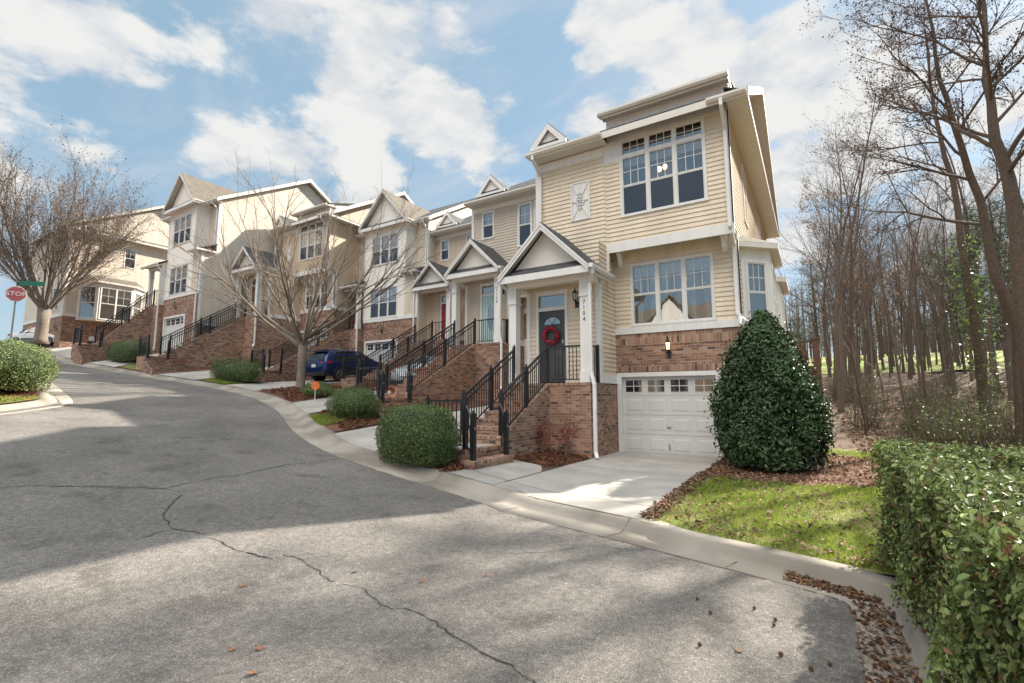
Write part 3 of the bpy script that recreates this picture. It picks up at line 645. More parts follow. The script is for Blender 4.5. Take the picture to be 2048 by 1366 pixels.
def door(par, x0, x1, y, z0, z1, off, mat, kind, transom=.36, zt=None):
    P = Plane('y', y); c = MB(off); k = .09; zt = z1+.1+transom if transom else z1
    pbox(c, P, x0-k, x0, z0-.05, zt+k, -.05, .03); pbox(c, P, x1, x1+k, z0-.05, zt+k, -.05, .03); pbox(c, P, x0, x1, zt, zt+k, -.05, .03); pbox(c, P, x0-k-.02, x1+k+.02, zt+k, zt+k+.04, -.02, .05)
    if transom: pbox(c, P, x0, x1, z1, z1+.1, -.05, .028)
    d = MB(off); pbox(d, P, x0, x1, z0, z1, -.06, -.03)
    w = x1-x0; pan = [(.12,.44,.08,.42),(.56,.88,.08,.42)] if kind != 'oval' else [(.14,.86,.06,.22)]
    if kind == 'fan': pan += [(.12,.44,.48,.76),(.56,.88,.48,.76)]
    if kind == 'six': pan += [(.12,.44,.48,.95),(.56,.88,.48,.95)]
    H_ = z1-z0
    for a, b, l, h in pan:
        a, b, l, h = x0+a*w, x0+b*w, z0+l*H_, z0+h*H_; e = .03
        o = [(a,l),(b,l),(b,h),(a,h)]; i = [(a+e,l+e),(b-e,l+e),(b-e,h-e),(a+e,h-e)]
        for q in range(4): d.quad(P.p(*o[q],-.029), P.p(*o[(q+1)%4],-.029), P.p(*i[(q+1)%4],-.018), P.p(*i[q],-.018))
        d.quad(*[P.p(*q,-.018) for q in i])
    D = obj('front_door', d, M[mat], par); obj('door_casing', c, M['trim'], D)
    g = MB(off); fr = MB(off)
    if transom: g.quad(P.p(x0,z1+.1,-.02), P.p(x1,z1+.1,-.02), P.p(x1,zt,-.02), P.p(x0,zt,-.02))
    xm = (x0+x1)/2
    if kind == 'fan':
        rr = w*.33; zb = z0+H_*.80; pts = [P.p(xm+rr*math.cos(math.pi*i/14), zb+rr*.85*math.sin(math.pi*i/14), -.026) for i in range(15)]; g.quad(*pts)
        fr.tube([(p[0], p[1]-.006, p[2]) for p in pts]+[(pts[0][0], pts[0][1]-.006, pts[0][2])], .014, 5)
        for t in (.33, .67): fr.tube([P.p(xm, zb, -.018), P.p(xm+rr*math.cos(math.pi*t), zb+rr*.85*math.sin(math.pi*t), -.018)], .006, 4)
    if kind == 'oval':
        pts = [P.p(xm+w*.2*math.cos(2*math.pi*i/22), z0+H_*.56+H_*.30*math.sin(2*math.pi*i/22), -.026) for i in range(22)]; g.quad(*pts)
        fr.tube([(p[0], p[1]-.006, p[2]) for p in pts+pts[:1]], .018, 5)
        p2 = [P.p(xm+w*.1*math.cos(2*math.pi*i/18), z0+H_*.56+H_*.2*math.sin(2*math.pi*i/18), -.02) for i in range(19)]; fr.tube(p2, .007, 4)
    if g.f: obj('door_glass', g, M['glass'], D)
    if fr.f: obj('glass_frame', fr, M[mat] if kind == 'fan' else M['trim'], D)
    bk = MB(off); bk.box(x0, x1, y+.12, y+.14, z0, zt); obj('hall_wall', bk, M['room'], D)
    hd = MB(off); hx = x1-.09; hd.ball((hx, y+.03-.07, z0+H_*.46), .032, 8, 6); hd.box(hx-.025, hx+.025, y+.005, y+.03, z0+H_*.53, z0+H_*.58); hd.box(hx-.02, hx+.02, y-.01, y+.03, z0+H_*.44, z0+H_*.48); obj('door_knob', hd, M['metal'], D)
    return D
def main_roof(par, x0, x1, yf, ze, yr, zr, off, mat='shingle', rakeR=True, back=None):
    r = MB(off); back = back or 2*yr-yf; t = .1
    slab(r, (x0,yf,ze), (x1,yf,ze), (x1,yr,zr), (x0,yr,zr), t); slab(r, (x0,yr,zr), (x1,yr,zr), (x1,back,ze), (x0,back,ze), t)
    rf = obj('roof', r, M[mat], par); f = MB(off)
    for x in ((x0-.02, x0), (x1, x1+.025)):
        for (ya, za, yb, zb) in ((yf,ze,yr,zr), (back,ze,yr,zr)):
            A = [(x[0], ya, za-.02), (x[0], yb, zb-.02), (x[0], yb, zb-.27), (x[0], ya, za-.25)]; f.prism(A, [(x[1], p[1], p[2]) for p in A])
    f.box(x0, x1, yf-.002, yf+.02, ze-.24, ze-.1+.06)
    obj('fascia', f, M['fascia'], rf)
    return rf
# ------------------------------------------------------------ the terrace
def trimbox(par, off, boxes, name='trim_board', mat='trim'):
    for b in boxes:
        mb = MB(off); mb.box(*b); o = obj(name, mb, M[mat], par)
    return o
def side_bay(par, off, y0, y1, dep, z0, z1, xw=-1.5, zr=.55, bshingle='bshingle'):
    k = dep; w = MB(off); t = MB(off)
    pts = [(xw,y0),(xw+dep,y0+k),(xw+dep,y1-k),(xw,y1)]
    for (a, b), n in zip(zip(pts[:-1], pts[1:]), (1, 2, 1)):
        L = math.dist(a, b); P = Plane('o', (a[0], a[1], (b[0]-a[0])/L, (b[1]-a[1])/L)); m = .14
        wall(w, P, 0, L, z0, z1, [(m, L-m, z0+.12, z1-.32)])
        window(par, P, m, L-m, z0+.12, z1-.32, n=n, off=off, grid=(3,2) if n == 1 else (2,2), blind=.0 if n == 1 else .3, screen=False, casing=.05, back=.6)
    w.prism([(p[0],p[1],z0-.02) for p in pts], [(p[0],p[1],z0) for p in pts]); obj('bay_wall', w, M['trim'], par)
    e = .22; q = [(xw,y0-e*1.4),(xw+dep+e,y0+k-e*.6),(xw+dep+e,y1-k+e*.6),(xw,y1+e*1.4)]
    t.prism([(p[0],p[1],z1) for p in q], [(p[0],p[1],z1+.14) for p in q]); obj('bay_eave', t, M['fascia'], par)
    r = MB(off); top = [(xw,y0+.55,z1+zr),(xw,y1-.55,z1+zr)]; g = [(p[0],p[1],z1+.145) for p in q]
    r.quad(g[0], g[1], top[0]); r.quad(g[1], g[2], top[1], top[0]); r.quad(g[2], g[3], top[1]); obj('bay_roof', r, M[bshingle], par)
def deco_dormer(par, off, xc, hw, z0, zp, y, slope, ze, yf):
    yb = yf+(zp-ze)/slope; yl = yf+(z0-ze)/slope+.05
    r = MB(off)
    for s in (-1, 1):
        a, b, c, d = (xc+s*hw, y-.1, z0), (xc, y-.1, zp), (xc, yb, zp), (xc+s*hw, yl, z0)
        (slab(r, a, b, c, d, .03) if s < 0 else slab(r, b, a, d, c, .03))
    o = obj('dormer_roof', r, M['shingle'], par); f = MB(off)
    for s in (-1, 1):
        A = [(xc+s*hw, y-.12, z0-.03), (xc, y-.12, zp-.03), (xc, y-.12, zp-.24), (xc+s*(hw-.24), y-.12, z0-.03)]; f.prism(A, [(p[0], p[1]+.04, p[2]) for p in A])
    f.box(xc-hw, xc+hw, y-.12, y-.06, z0-.14, z0-.032); obj('dormer_trim', f, M['trim'], o)
    t = MB(off); t.quad((xc-hw+.1, y, z0-.1), (xc+hw-.1, y, z0-.1), (xc, y, zp-.05)); obj('gable_panel', t, M['panel'], o)
    s = MB(off); s.quad((xc-hw+.12, y-.06, z0-.028), (xc+hw-.12, y-.06, z0-.028), (xc+hw-.32, y-.004, z0+.1), (xc-hw+.32, y-.004, z0+.1)); obj('pent_shingle', s, M['shingle'], o)
def front_low(par, off, sid, xl=-4.9, xr=-1.5, y=13.6, wx=(-4.40,-2.10), wz=(3.62,5.48), gx=(-4.80,-2.12), zt=5.95, curtain=False, lit=False, winkw={}):
    """garage storey in brick with the window storey above"""
    P = Plane('y', y); b = MB(off); wall(b, P, xl, xr, -.4, 3.05, [(gx[0]-.05, gx[1]+.05, -.4, 2.26)]); obj('brick_wall', b, M['brick'], par)
    r = MB(off); wall(r, P, xl, xr, 3.05, 3.40, d=0.012); pbox(r, P, gx[0]-.25, gx[1]+.25, 2.30, 2.52, .001, .012); obj('soldier_course', r, M['rowlock'], par)
    garage_door(par, gx[0], gx[1], y, 0, 2.2, off)
    trimbox(par, off, [(xl, xr+.02, y-.045, y, 3.402, 3.60)], 'water_table')
    if sid:
        s = MB(off); lap(s, P, xl, xr, 3.60, zt, [(wx[0], wx[1], wz[0], wz[1])]); obj('siding', s, M[sid], par)
    kw = dict(n=3, off=off, screen=True, blind=.3); kw.update(winkw)
    window(par, P, wx[0], wx[1], wz[0], wz[1], **kw)
    wall_lamp(par, (gx[0]+gx[1])/2+.1, y-.012, 2.78, off, lit)
def raised_unit(label, off, sid, porch, dmat, dkind, lit=False, number=None, doorx=(-6.82,-5.96), full=True):
    dx, dy, dz = off
    h = thing('townhouse', label, 'house', (-4.3+dx, 13+dy, dz), 'terrace houses up the street')
    P13, PX = Plane('y', 13.0), Plane('x', -1.5)
    front_low(h, off, sid, lit=lit, winkw=dict(screen=not full, blind=.2, curtain=full, light=(.62,.72) if full else False))
    s = MB(off); hole = [(-4.42,-2.06,6.72,9.06)]
    lap(s, P13, -4.88, -1.5, 5.95, 9.1, hole); lap(s, P13, -7.2, -4.88, 4.2, 9.1)
    lap(s, PX, 13.0, 25, 5.95, 9.1); lap(s, PX, 13.6, 25, 3.60, 5.95)
    lap(s, PX, 13, 25, 9.4, 12.55, prof=lambda z: (12.6+(z-9.15)/.58, 24.9-(z-9.15)/.58)); obj('siding', s, M[sid], h)
    sb = MB(off); wall(sb, PX, 13.6, 25, -.6, 3.4); obj('brick_wall', sb, M['brick'], h)
    bk = MB(off); bk.box(-7.2, -1.55, 24.9, 25, -.6, 9.2); bk.box(-7.2, -7.15, 13.05, 24.9, -.6, 9.2); obj('rear_wall', bk, M[sid], h)
    window(h, P13, -4.42, -2.06, 6.72, 9.06, n=3, transom=.42, off=off, blind=.16, light=(.45,.62) if full else False)
    trimbox(h, off, [(-4.92,-1.48,12.955,13.0,5.72,5.99), (-4.92,-4.80,12.955,13.0,5.15,5.72), (-1.62,-1.47,12.97,13.0,5.99,9.05), (-1.5,-1.47,12.97,13.12,5.72,9.05), (-1.62,-1.47,13.57,13.6,3.6,5.72), (-1.5,-1.47,13.57,13.72,3.6,5.9),
      (-7.2,-4.9,12.965,13.0,8.74,9.0), (-7.22,-7.1,12.965,13.0,4.5,8.74), (-4.9,-4.42,12.975,13.0,8.45,9.1), (-4.80,-1.45,12.955,13.0,9.06,9.40), (-4.80,-1.45,12.965,13.0,9.415,9.79), (-1.5,-1.46,13.0,25,3.4,3.6)], 'trim_board')
    trimbox(h, off, [(-4.88,-1.5,13.0,13.6,5.90,5.95)], 'soffit', 'soffit')
    for x in (-4.62, -1.78):
        c = MB(off); pr = [(13.6,5.9),(13.12,5.9),(13.12,5.8),(13.2,5.76),(13.3,5.66),(13.36,5.5),(13.46,5.42),(13.6,5.4)]; c.prism([(x-.06,a,b) for a, b in pr], [(x+.06,a,b) for a, b in pr]); obj('corbel', c, M['trim'], h)
    # roofs
    main_roof(h, -7.2, -.95, 12.5, 9.25, 18.75, 12.85, off)
    trimbox(h, off, [(-7.2,-4.76,12.52,12.95,9.03,9.05), (-1.45,-.97,12.52,13.0,9.03,9.05), (-1.5,-.97,13.0,25,9.03,9.05), (-.98,-.95,12.52,25,9.0,9.16)], 'eave_soffit', 'soffit')
    pr = MB(off); slab(pr, (-.94,12.5,9.17), (-.94,25,9.17), (-1.5,25,9.42), (-1.5,12.5,9.42), .03); obj('pent_roof', pr, M['shingle'], h)
    rs = MB(off)
    for ya, za, yb, zb in ((12.5,9.0,18.75,12.6), (25,9.0,18.75,12.6)): rs.quad((-1.5,ya,za), (-.95,ya,za), (-.95,yb,zb), (-1.5,yb,zb))
    obj('rake_soffit', rs, M['soffit'], h)
    d = MB(off); slab(d, (-4.90,12.70,9.93), (-1.4,12.70,9.93), (-1.4,14.8,10.62), (-4.90,14.8,10.62), .1); obj('dormer_roof', d, M['shingle'], h)
    cf = MB(off)
    for x0, x1 in ((-4.80,-4.76), (-1.5,-1.46)): cf.prism([(x0,13.0,9.1),(x0,14.7,10.48),(x0,13.0,9.92)], [(x1,13.0,9.1),(x1,14.7,10.48),(x1,13.0,9.92)])
    cf.box(-4.88,-1.42,12.72,13.0,9.785,9.81); cf.box(-4.90,-1.4,12.69,12.72,9.72,9.91); cf.box(-1.43,-1.4,12.72,13.7,9.79,9.95); obj('dormer_trim', cf, M['fascia'], h)
    gutter(h, -7.25, -4.78, 12.5, 9.06, off); gutter(h, -4.92, -1.38, 12.69, 9.77, off); gutter(h, -1.9, -.98, 12.5, 9.06, off)
    deco_dormer(h, off, -6.7, .64, 9.62, 10.3, 12.95, .58, 9.25, 12.5)
    downspout(h, [(-7.02,12.42,9.08), (-7.02,12.42,8.95), (-7.02,12.92,8.6), (-7.02,12.92,5.3)], off)
    downspout(h, [(-1.56,12.4,9.08), (-1.56,12.4,8.9), (-1.56,12.90,8.5), (-1.56,12.90,5.9), (-1.56,13.50,5.55), (-1.56,13.50,3.75), (-1.40,13.46,3.52), (-1.12,13.46,3.44)], off)
    # diamond panel
    dp = MB(off); P = P13; x0, x1, z0, z1 = -6.0, -5.36, 6.9, 8.12
    pbox(dp, P, x0, x1, z0, z1, .0, .022)
    for a, b, c, e in ((x0,x0+.05,z0,z1), (x1-.05,x1,z0,z1), (x0+.05,x1-.05,z0,z0+.05), (x0+.05,x1-.05,z1-.05,z1)): pbox(dp, P, a, b, c, e, .022, .038)
    xm, zm = (x0+x1)/2, (z0+z1)/2; q = lambda u, z: P.p(xm+u, zm+z, .032)
    for a, b in (((-.27,.55),(.1,-.1)), ((.27,.55),(-.1,-.1)), ((-.27,-.55),(.1,.1)), ((.27,-.55),(-.1,.1)), ((-.27,0),(.27,0)), ((0,.28),(.14,.02)), ((0,.28),(-.14,.02)), ((0,-.28),(.14,-.02)), ((0,-.28),(-.14,-.02))): dp.bar(q(*a), q(*b), .034)
    obj('lattice_panel', dp, M['trim'], h)
    if full:
        window(h, PX, 15.7, 16.5, 6.9, 8.75, off=off, blind=.4); window(h, PX, 20.6, 21.4, 6.9, 8.75, off=off, blind=.4)
        side_bay(h, off, 14.15, 17.4, .68, 3.45, 5.62); side_bay(h, off, 18.6, 22.2, .68, 3.45, 5.62)
        bb = MB(off); bb.box(-1.52,-.9,14.4,17.2,-.4,3.43); bb.box(-1.52,-.9,18.9,22.0,-.4,3.43); obj('bay_base', bb, M['brick'], h)
    # entrance
    xr, yf, pz, by, bz = porch; ox, oy, oz = xr+4.9, yf-11.65, pz-1.96; o2 = (ox, oy, oz); vw = MB(o2)
    yv = 12.4; P = Plane('y', yv); x0, x1 = doorx
    lap(vw, P, -7.2, -4.9, 1.96, 4.95, [(x0-.09, x1+.09, 1.9, 4.66)]); lap(vw, Plane('x', -4.9), yv, 13.6+dy-oy, 2.2, 6.0 if full else 4.9); obj('entry_siding', vw, M[sid], h)
    yb = 13.6+(dy-oy); ew = MB(o2); wall(ew, Plane('x', -4.9), 12.66, yb, -1.2, 1.94); obj('brick_wall', ew, M['brick'], h)
    trimbox(h, o2, [(-4.9,-4.87,yv,yb,1.965,2.2), (-5.02,-4.87,yv-.03,yv,1.965,4.75), (-4.9,-4.87,yv,yv+.1,2.2,4.75), (-7.23,-7.1,yv-.03,yv,1.965,4.7)], 'trim_board')
    D = door(h, x0, x1, yv, 2.02, 4.10, o2, dmat, dkind)
    wall_lamp(h, -5.57, yv-.02, 4.2, o2)
    porch_parts(h, o2, 12.95 if full else 13.4, number)
    stair(h, xr, yf, pz, xr-1.2, xr-2.4, by, bz, yv+oy, land=1.3 if full else 1.0)
    return h
def porch_parts(h, o2, yb, number=None, xa=-7.55, xb=-4.76, spout=True):
    column(h, -5.06, 11.80, 1.965, 4.72, o2); column(h, -7.30, 11.80, 1.965, 4.72, o2)
    trimbox(h, o2, [(-7.44,-4.92,11.68,11.92,4.72,4.90), (-5.18,-4.92,11.92,12.4,4.72,4.90), (-7.44,-7.18,11.92,12.4,4.72,4.90), (-7.18,-5.18,11.92,12.4,4.86,4.88)], 'porch_beam', 'panel')
    gable_porch_roof(h, xa, xb, 11.30, yb, 5.05, 6.42, o2, 11.8)
    side_gutter(h, xb+.0, 11.32, yb, 4.92, o2)
    if spout: downspout(h, [(-4.70,11.42,4.95), (-4.70,11.45,4.80), (-4.86,11.62,4.60), (-4.86,11.62,2.25), (-4.76,11.58,1.9), (-4.76,11.58,.18), (-4.68,11.45,.06)], o2)
    downspout(h, [(-7.62,11.42,4.95), (-7.6,11.5,4.85), (-7.48,11.95,4.65), (-7.48,12.3,4.5), (-7.48,12.3,2.2)], o2, .035)
    if number:
        for i, ch in enumerate(number): text_mesh('house_number', ch, .16, M['black'], (-5.06+o2[0], 11.80-.122+o2[1], 4.10-.155*i+o2[2]), (1,0,0), h)
def dormer_unit(label, off, sid, porch, dmat, dkind, number, doorx, dside):
    dx, dy, dz = off
    h = thing('townhouse', label, 'house', (-4.3+dx, 13+dy, dz), 'terrace houses up the street')
    P13 = Plane('y', 13.0); x0, x1 = -7.33, -1.47
    front_low(h, off, sid, xr=x1, zt=6.3, wx=(-4.6,-2.3))
    s = MB(off); ws = [(-6.77,-6.09,6.92,8.22), (-4.84,-4.12,6.25,8.2), (-4.02,-3.30,6.25,8.2)]
    lap(s, P13, x0, x1, 4.0, 8.5, ws); lap(s, Plane('x', x1), 13, 24.4, 3, 8.5); lap(s, Plane('x', x1), 13, 24, 8.5, 12.0, prof=lambda z: (12.7+(z-8.6)/.58, 24.6-(z-8.6)/.58)); obj('siding', s, M[sid], h)
    bk = MB(off); bk.box(x0, x1-.05, 24.8, 24.9, -.6, 8.6); bk.box(x0, x0+.05, 13.05, 24.8, -.6, 8.6); obj('rear_wall', bk, M[sid], h)
    for w in ws: window(h, P13, *w, off=off, blind=.45, grid=(2,2))
    trimbox(h, off, [(x0,x1,12.965,13.0,8.18 if False else 8.26,8.5), (x0,x0+.12,12.965,13.0,4.5,8.26), (x0-.02,x0,12.965,13.1,4.5,8.5)])
    trimbox(h, off, [(x0,x1,12.52,13.0,8.48,8.50)], 'eave_soffit', 'soffit')
    main_roof(h, x0, x1, 12.5, 8.7, 18.7, 12.3, off); gutter(h, x0-.05, x1-.02, 12.5, 8.5, off)
    deco_dormer(h, off, -6.2, .78, 9.05, 9.88, 12.9, .58, 8.7, 12.5)
    xr, yf, pz, by, bz = porch; o2 = (xr+4.9, yf-11.65, pz-1.96); yv = 12.4; a, b = doorx
    vw = MB(o2); lap(vw, Plane('y', yv), -7.2, -4.9, 1.96, 4.95, [(a-.09, b+.09, 1.9, 4.66)]); lap(vw, Plane('x', -4.9), yv, 13.8, 2.2, 4.95)
    if dside: lap(vw, Plane('x', -7.2), 11.9, yv, 1.98, 4.9)
    obj('entry_siding', vw, M[sid], h)
    ew = MB(o2); wall(ew, Plane('x', -4.9), 12.66, 13.7, -2.3, 1.94); obj('brick_wall', ew, M['brick'], h)
    trimbox(h, o2, [(-4.9,-4.87,yv,13.7,1.965,2.2), (-5.02,-4.87,yv-.03,yv,1.965,4.75), (-4.9,-4.87,yv,yv+.1,2.2,4.75), (-7.23,-7.1,yv-.03,yv,1.965,4.7)])
    door(h, a, b, yv, 2.02, 4.10, o2, dmat, dkind); wall_lamp(h, -5.2, yv-.02, 4.2, o2)
    porch_parts(h, o2, 13.0, number); stair(h, xr, yf, pz, xr-1.2, xr-2.4, by, bz, yv+o2[1])
    # pent roof tying the porch to the wall on the right
    pr = MB(o2); slab(pr, (-4.78,12.55,5.08), (-1.5,12.55,5.08), (-1.5,13.0,5.35), (-4.78,13.0,5.35), .05); obj('pent_roof', pr, M['shingle'], h)
    return h
def bay_unit(label, off, sid, porch, dmat, rmat='bshingle'):
    dx, dy, dz = off
    h = thing('townhouse', label, 'house', (-4.3+dx, 13.4+dy, dz), 'terrace houses up the street')
    yl, yu, xR = 13.4, 14.2, -.5; P = Plane('y', yl); PU = Plane('y', yu)
    front_low(h, off, None, xl=-4.95, xr=xR, y=yl, wx=(-4.42,-2.08), gx=(-4.72,-2.05), winkw=dict(blind=.5))
    pn = MB(off); wall(pn, P, -4.95, -1.5, 3.6, 9.25, [(-4.42,-2.08,3.62,5.48), (-4.42,-2.08,6.9,8.75)]); wall(pn, Plane('x', -1.5), yl, yu, 6.1, 9.25); wall(pn, Plane('w', -4.95), -yu, -yl, 3.0, 9.25); obj('bay_wall', pn, M['panel'], h)
    window(h, P, -4.42, -2.08, 6.9, 8.75, n=3, off=off, blind=.5)
    s = MB(off); lap(s, P, -1.5, xR, 3.6, 6.05); lap(s, PU, -1.5, xR, 6.1, 9.3); lap(s, PU, -7.1, -4.95, 3.0, 9.3, [(-6.5,-5.3,2.9,5.7)])
    PX = Plane('x', xR); lap(s, PX, yl, yu, 1.6, 6.05); lap(s, PX, yu, 26.4, 1.6, 9.3); lap(s, PX, yu, 26, 9.3, 12.95, prof=lambda z: (13.95+(z-9.3)/.58, 26.4-(z-9.3)/.58)); obj('siding', s, M[sid], h)
    sb = MB(off); wall(sb, PX, yl, 26.4, -1.2, 1.6); obj('brick_wall', sb, M['brick'], h)
    bk = MB(off); bk.box(-7.1, xR-.05, 26.3, 26.4, -.6, 9.3); bk.box(-7.1, -7.05, yu+.05, 26.3, -.6, 9.3); obj('rear_wall', bk, M[sid], h)
    trimbox(h, off, [(-1.56,-1.47,yl-.03,yl,3.6,9.25), (-5.0,-4.9,yl-.03,yl,3.6,9.25), (xR-.12,xR+.03,yl-.03,yl,3.6,6.0), (xR,xR+.03,yl,yl+.13,1.6,6.0), (xR-.12,xR+.03,yu-.03,yu,6.6,9.2), (xR,xR+.03,yu,yu+.13,6.1,9.2), (-4.42,-2.08,yl-.02,yl,5.5,5.62), (xR,xR+.025,yl+.13,26.4,1.5,1.62)])
    p = MB(off); slab(p, (-1.5,yl-.3,6.12), (xR+.2,yl-.3,6.12), (xR+.2,yu,6.62), (-1.5,yu,6.62), .06); obj('pent_roof', p, M['shingle'], h); gutter(h, -1.5, xR+.2, yl-.28, 5.98, off)
    trimbox(h, off, [(-1.5,xR+.18,yl-.28,yl,5.99,6.02), (xR+.0,xR+.2,yl-.3,yu,6.0,6.1)], 'eave_soffit', 'soffit')
    main_roof(h, -7.2, xR+.35, 13.85, 9.5, 20.2, 13.2, off); gutter(h, -1.35, xR+.33, 13.87, 9.32, off); gutter(h, -7.2, -5.2, 13.87, 9.32, off)
    trimbox(h, off, [(-1.3,xR+.33,13.87,yu,9.28,9.30), (-7.2,-5,13.87,yu,9.28,9.3)], 'eave_soffit', 'soffit')
    rs = MB(off)
    for ya, za, yb, zb in ((13.85,9.3,20.2,13.0), (26.55,9.3,20.2,13.0)): rs.quad((xR,ya,za), (xR+.35,ya,za), (xR+.35,yb,zb), (xR,yb,zb))
    obj('rake_soffit', rs, M['soffit'], h)
    rf = gable_porch_roof(h, -5.25, -1.2, 12.98, 19.6, 9.35, 11.55, off, 13.4); rf.data.materials[0] = M[rmat]; rf.name = 'bay_gable_roof'
    side_gutter(h, -1.2, 13.0, 13.9, 9.2, off)
    downspout(h, [(xR-.08,13.75,9.35), (xR-.08,13.8,9.2), (xR-.08,yu-.08,8.9), (xR-.08,yu-.08,6.65)], off); downspout(h, [(xR-.2,yl-.36,6.0), (xR-.2,yl-.3,5.85), (xR-.2,yl-.07,5.6), (xR-.2,yl-.07,.1)], off)
    xr, yf, pz, by, bz = porch; L = (xr-dx, yf-dy, pz-dz)
    D = door(h, -6.4, -5.5, yu, L[2]+.05, L[2]+2.15, off, dmat, 'six', transom=.3)
    column(h, L[0]-.16, L[1]+.16, L[2], L[2]+2.45, off, .22); column(h, L[0]-1.78, L[1]+.16, L[2], L[2]+2.45, off, .22)
    z = L[2]+2.45; trimbox(h, off, [(L[0]-1.95,L[0]-.02,L[1]+.04,L[1]+.28,z,z+.2), (L[0]-1.9,L[0]-.05,L[1]+.28,yu,z+.12,z+.15)], 'porch_beam')
    r = MB(off); slab(r, (L[0]-2.2,L[1]-.25,z+.27), (L[0]+.12,L[1]-.25,z+.27), (L[0]+.12,yu,z+.95), (L[0]-2.2,yu,z+.95), .06); o = obj('porch_roof', r, M['shingle'], h)
    ck = MB(off)
    for x in (L[0]-2.1, L[0]-.02): ck.prism([(x,L[1]-.1,z+.2),(x,yu,z+.2),(x,yu,z+.88)], [(x+.05,L[1]-.1,z+.2),(x+.05,yu,z+.2),(x+.05,yu,z+.88)])
    obj('porch_cheek', ck, M['panel'], o); gutter(h, L[0]-2.2, L[0]+.12, L[1]-.24, z+.11, off)
    downspout(h, [(L[0]+.02,L[1]-.3,z+.15), (L[0]+.02,L[1]-.2,z), (L[0]-.02,L[1]-.02,z-.2), (L[0]-.02,L[1]-.02,.6), (L[0]+.02,L[1]-.06,.15)], off)
    wall_lamp(h, -5.2, yu-.02, L[2]+1.9, off)
    stair(h, xr, yf, pz, xr-.72, xr-1.94, by, bz, yu+dy, land=1.0)
    return h
HA = raised_unit('nearest peach sided townhouse with grey front door, wide upper window and white garage door', (0,0,0), 'peach', (-4.9,11.65,1.96,9.3,.5), 'slate', 'fan', lit=True, number='7104')
HB = dormer_unit('taupe sided townhouse with mint green front door, next uphill from the peach end house', (-5.75,4.4,1.83), 'taupe', (-10.65,16.05,3.79,12.2,1.55), 'mint', 'oval', '7108', (-6.3,-5.42), False)
HC = dormer_unit('sand sided townhouse with red front door, behind the silver car', (-11.75,8.5,2.75), 'sand', (-16.65,20.15,4.75,16.4,2.45), 'red', 'six', None, (-6.1,-5.2), True)
HD = bay_unit('cream townhouse with white two storey gabled bay, behind the blue car', (-18.4,6.6,2.7), 'cream', (-23.4,19.6,5.75,15.2,3.0), 'brown')
HE = raised_unit('tan townhouse behind the bare street tree, between two gabled bay houses', (-23.4,5.4,3.6), 'tan', (-28.3,16.05,6.5,12.1,3.75), 'brown', 'six', full=False)
HF = bay_unit('pale townhouse with white gabled bay standing furthest forward on the hill', (-30.4,.6,4.4), 'pale', (-35.4,13.7,7.5,11.2,4.7), 'brown')
def house_g():
    h = thing('gabled_house', 'pale yellow house with side bay window at top of the hill behind the bare tree', 'house', (-54,16,5.6))
    X = -50; P = Plane('x', X); PF = Plane('y', 12.9); s = MB()
    lap(s, P, 12.9, 25.6, 8.2, 15.2, [(16.5,17.35,12.75,14.5)], e=.13); lap(s, P, 12.9, 25.6, 15.5, 18.8, prof=lambda z: (12.9+(z-15.4)/.56, 25.6-(z-15.4)/.56), e=.13)
    lap(s, PF, -60, X, 8.2, 15.2, [(-53.4,-51.2,8.6,10.5)], e=.13); obj('siding', s, M['pale'], h)
    b = MB(); wall(b, P, 12.9, 25.6, 4.5, 8.2); wall(b, PF, -60, X, 4.5, 8.2, [(-57.5,-54.5,4.5,7.6)]); obj('brick_wall', b, M['brick'], h)
    garage_door(h, -57.4, -54.6, 12.9, 5.4, 7.5, (0,0,0)); window(h, PF, -53.4, -51.2, 8.6, 10.5, n=3, blind=.5); window(h, P, 16.5, 17.35, 12.75, 14.5, blind=.5, grid=(2,2))
    trimbox(h, (0,0,0), [(X-.15,X+.03,12.87,12.9,8.2,15.0), (X,X+.03,12.9,13.05,8.2,15.0), (X,X+.035,12.9,25.6,8.0,8.25), (X,X+.03,19.7,20.5,17.0,17.8), (-60,X,12.86,12.9,8.0,8.25)])
    v = MB(); v.box(X+.03,X+.04,19.8,20.4,17.1,17.7); obj('gable_vent', v, M['soffit'], h)
    main_roof(h, -60, X+.35, 12.4, 15.45, 19.1, 19.2, (0,0,0)); p = MB(); slab(p, (X+.5,12.4,15.25), (X+.5,25.8,15.25), (X,25.8,15.5), (X,12.4,15.5), .04); obj('pent_roof', p, M['bshingle'], h)
    trimbox(h, (0,0,0), [(X,X+.5,12.4,25.8,15.08,15.1), (X+.47,X+.52,12.4,25.8,15.05,15.2)], 'eave_trim')
    side_bay(h, (0,0,0), 13.7, 18.1, 1.0, 7.8, 10.9, xw=X, zr=.75); wall_lamp(h, -51.0, 12.88, 7.0, (0,0,0))
    bk = MB(); bk.box(-60, X-.05, 25.5, 25.6, 4.5, 15.3); bk.box(-60, -59.9, 12.95, 25.5, 4.5, 15.3); obj('rear_wall', bk, M['pale'], h)
house_g()
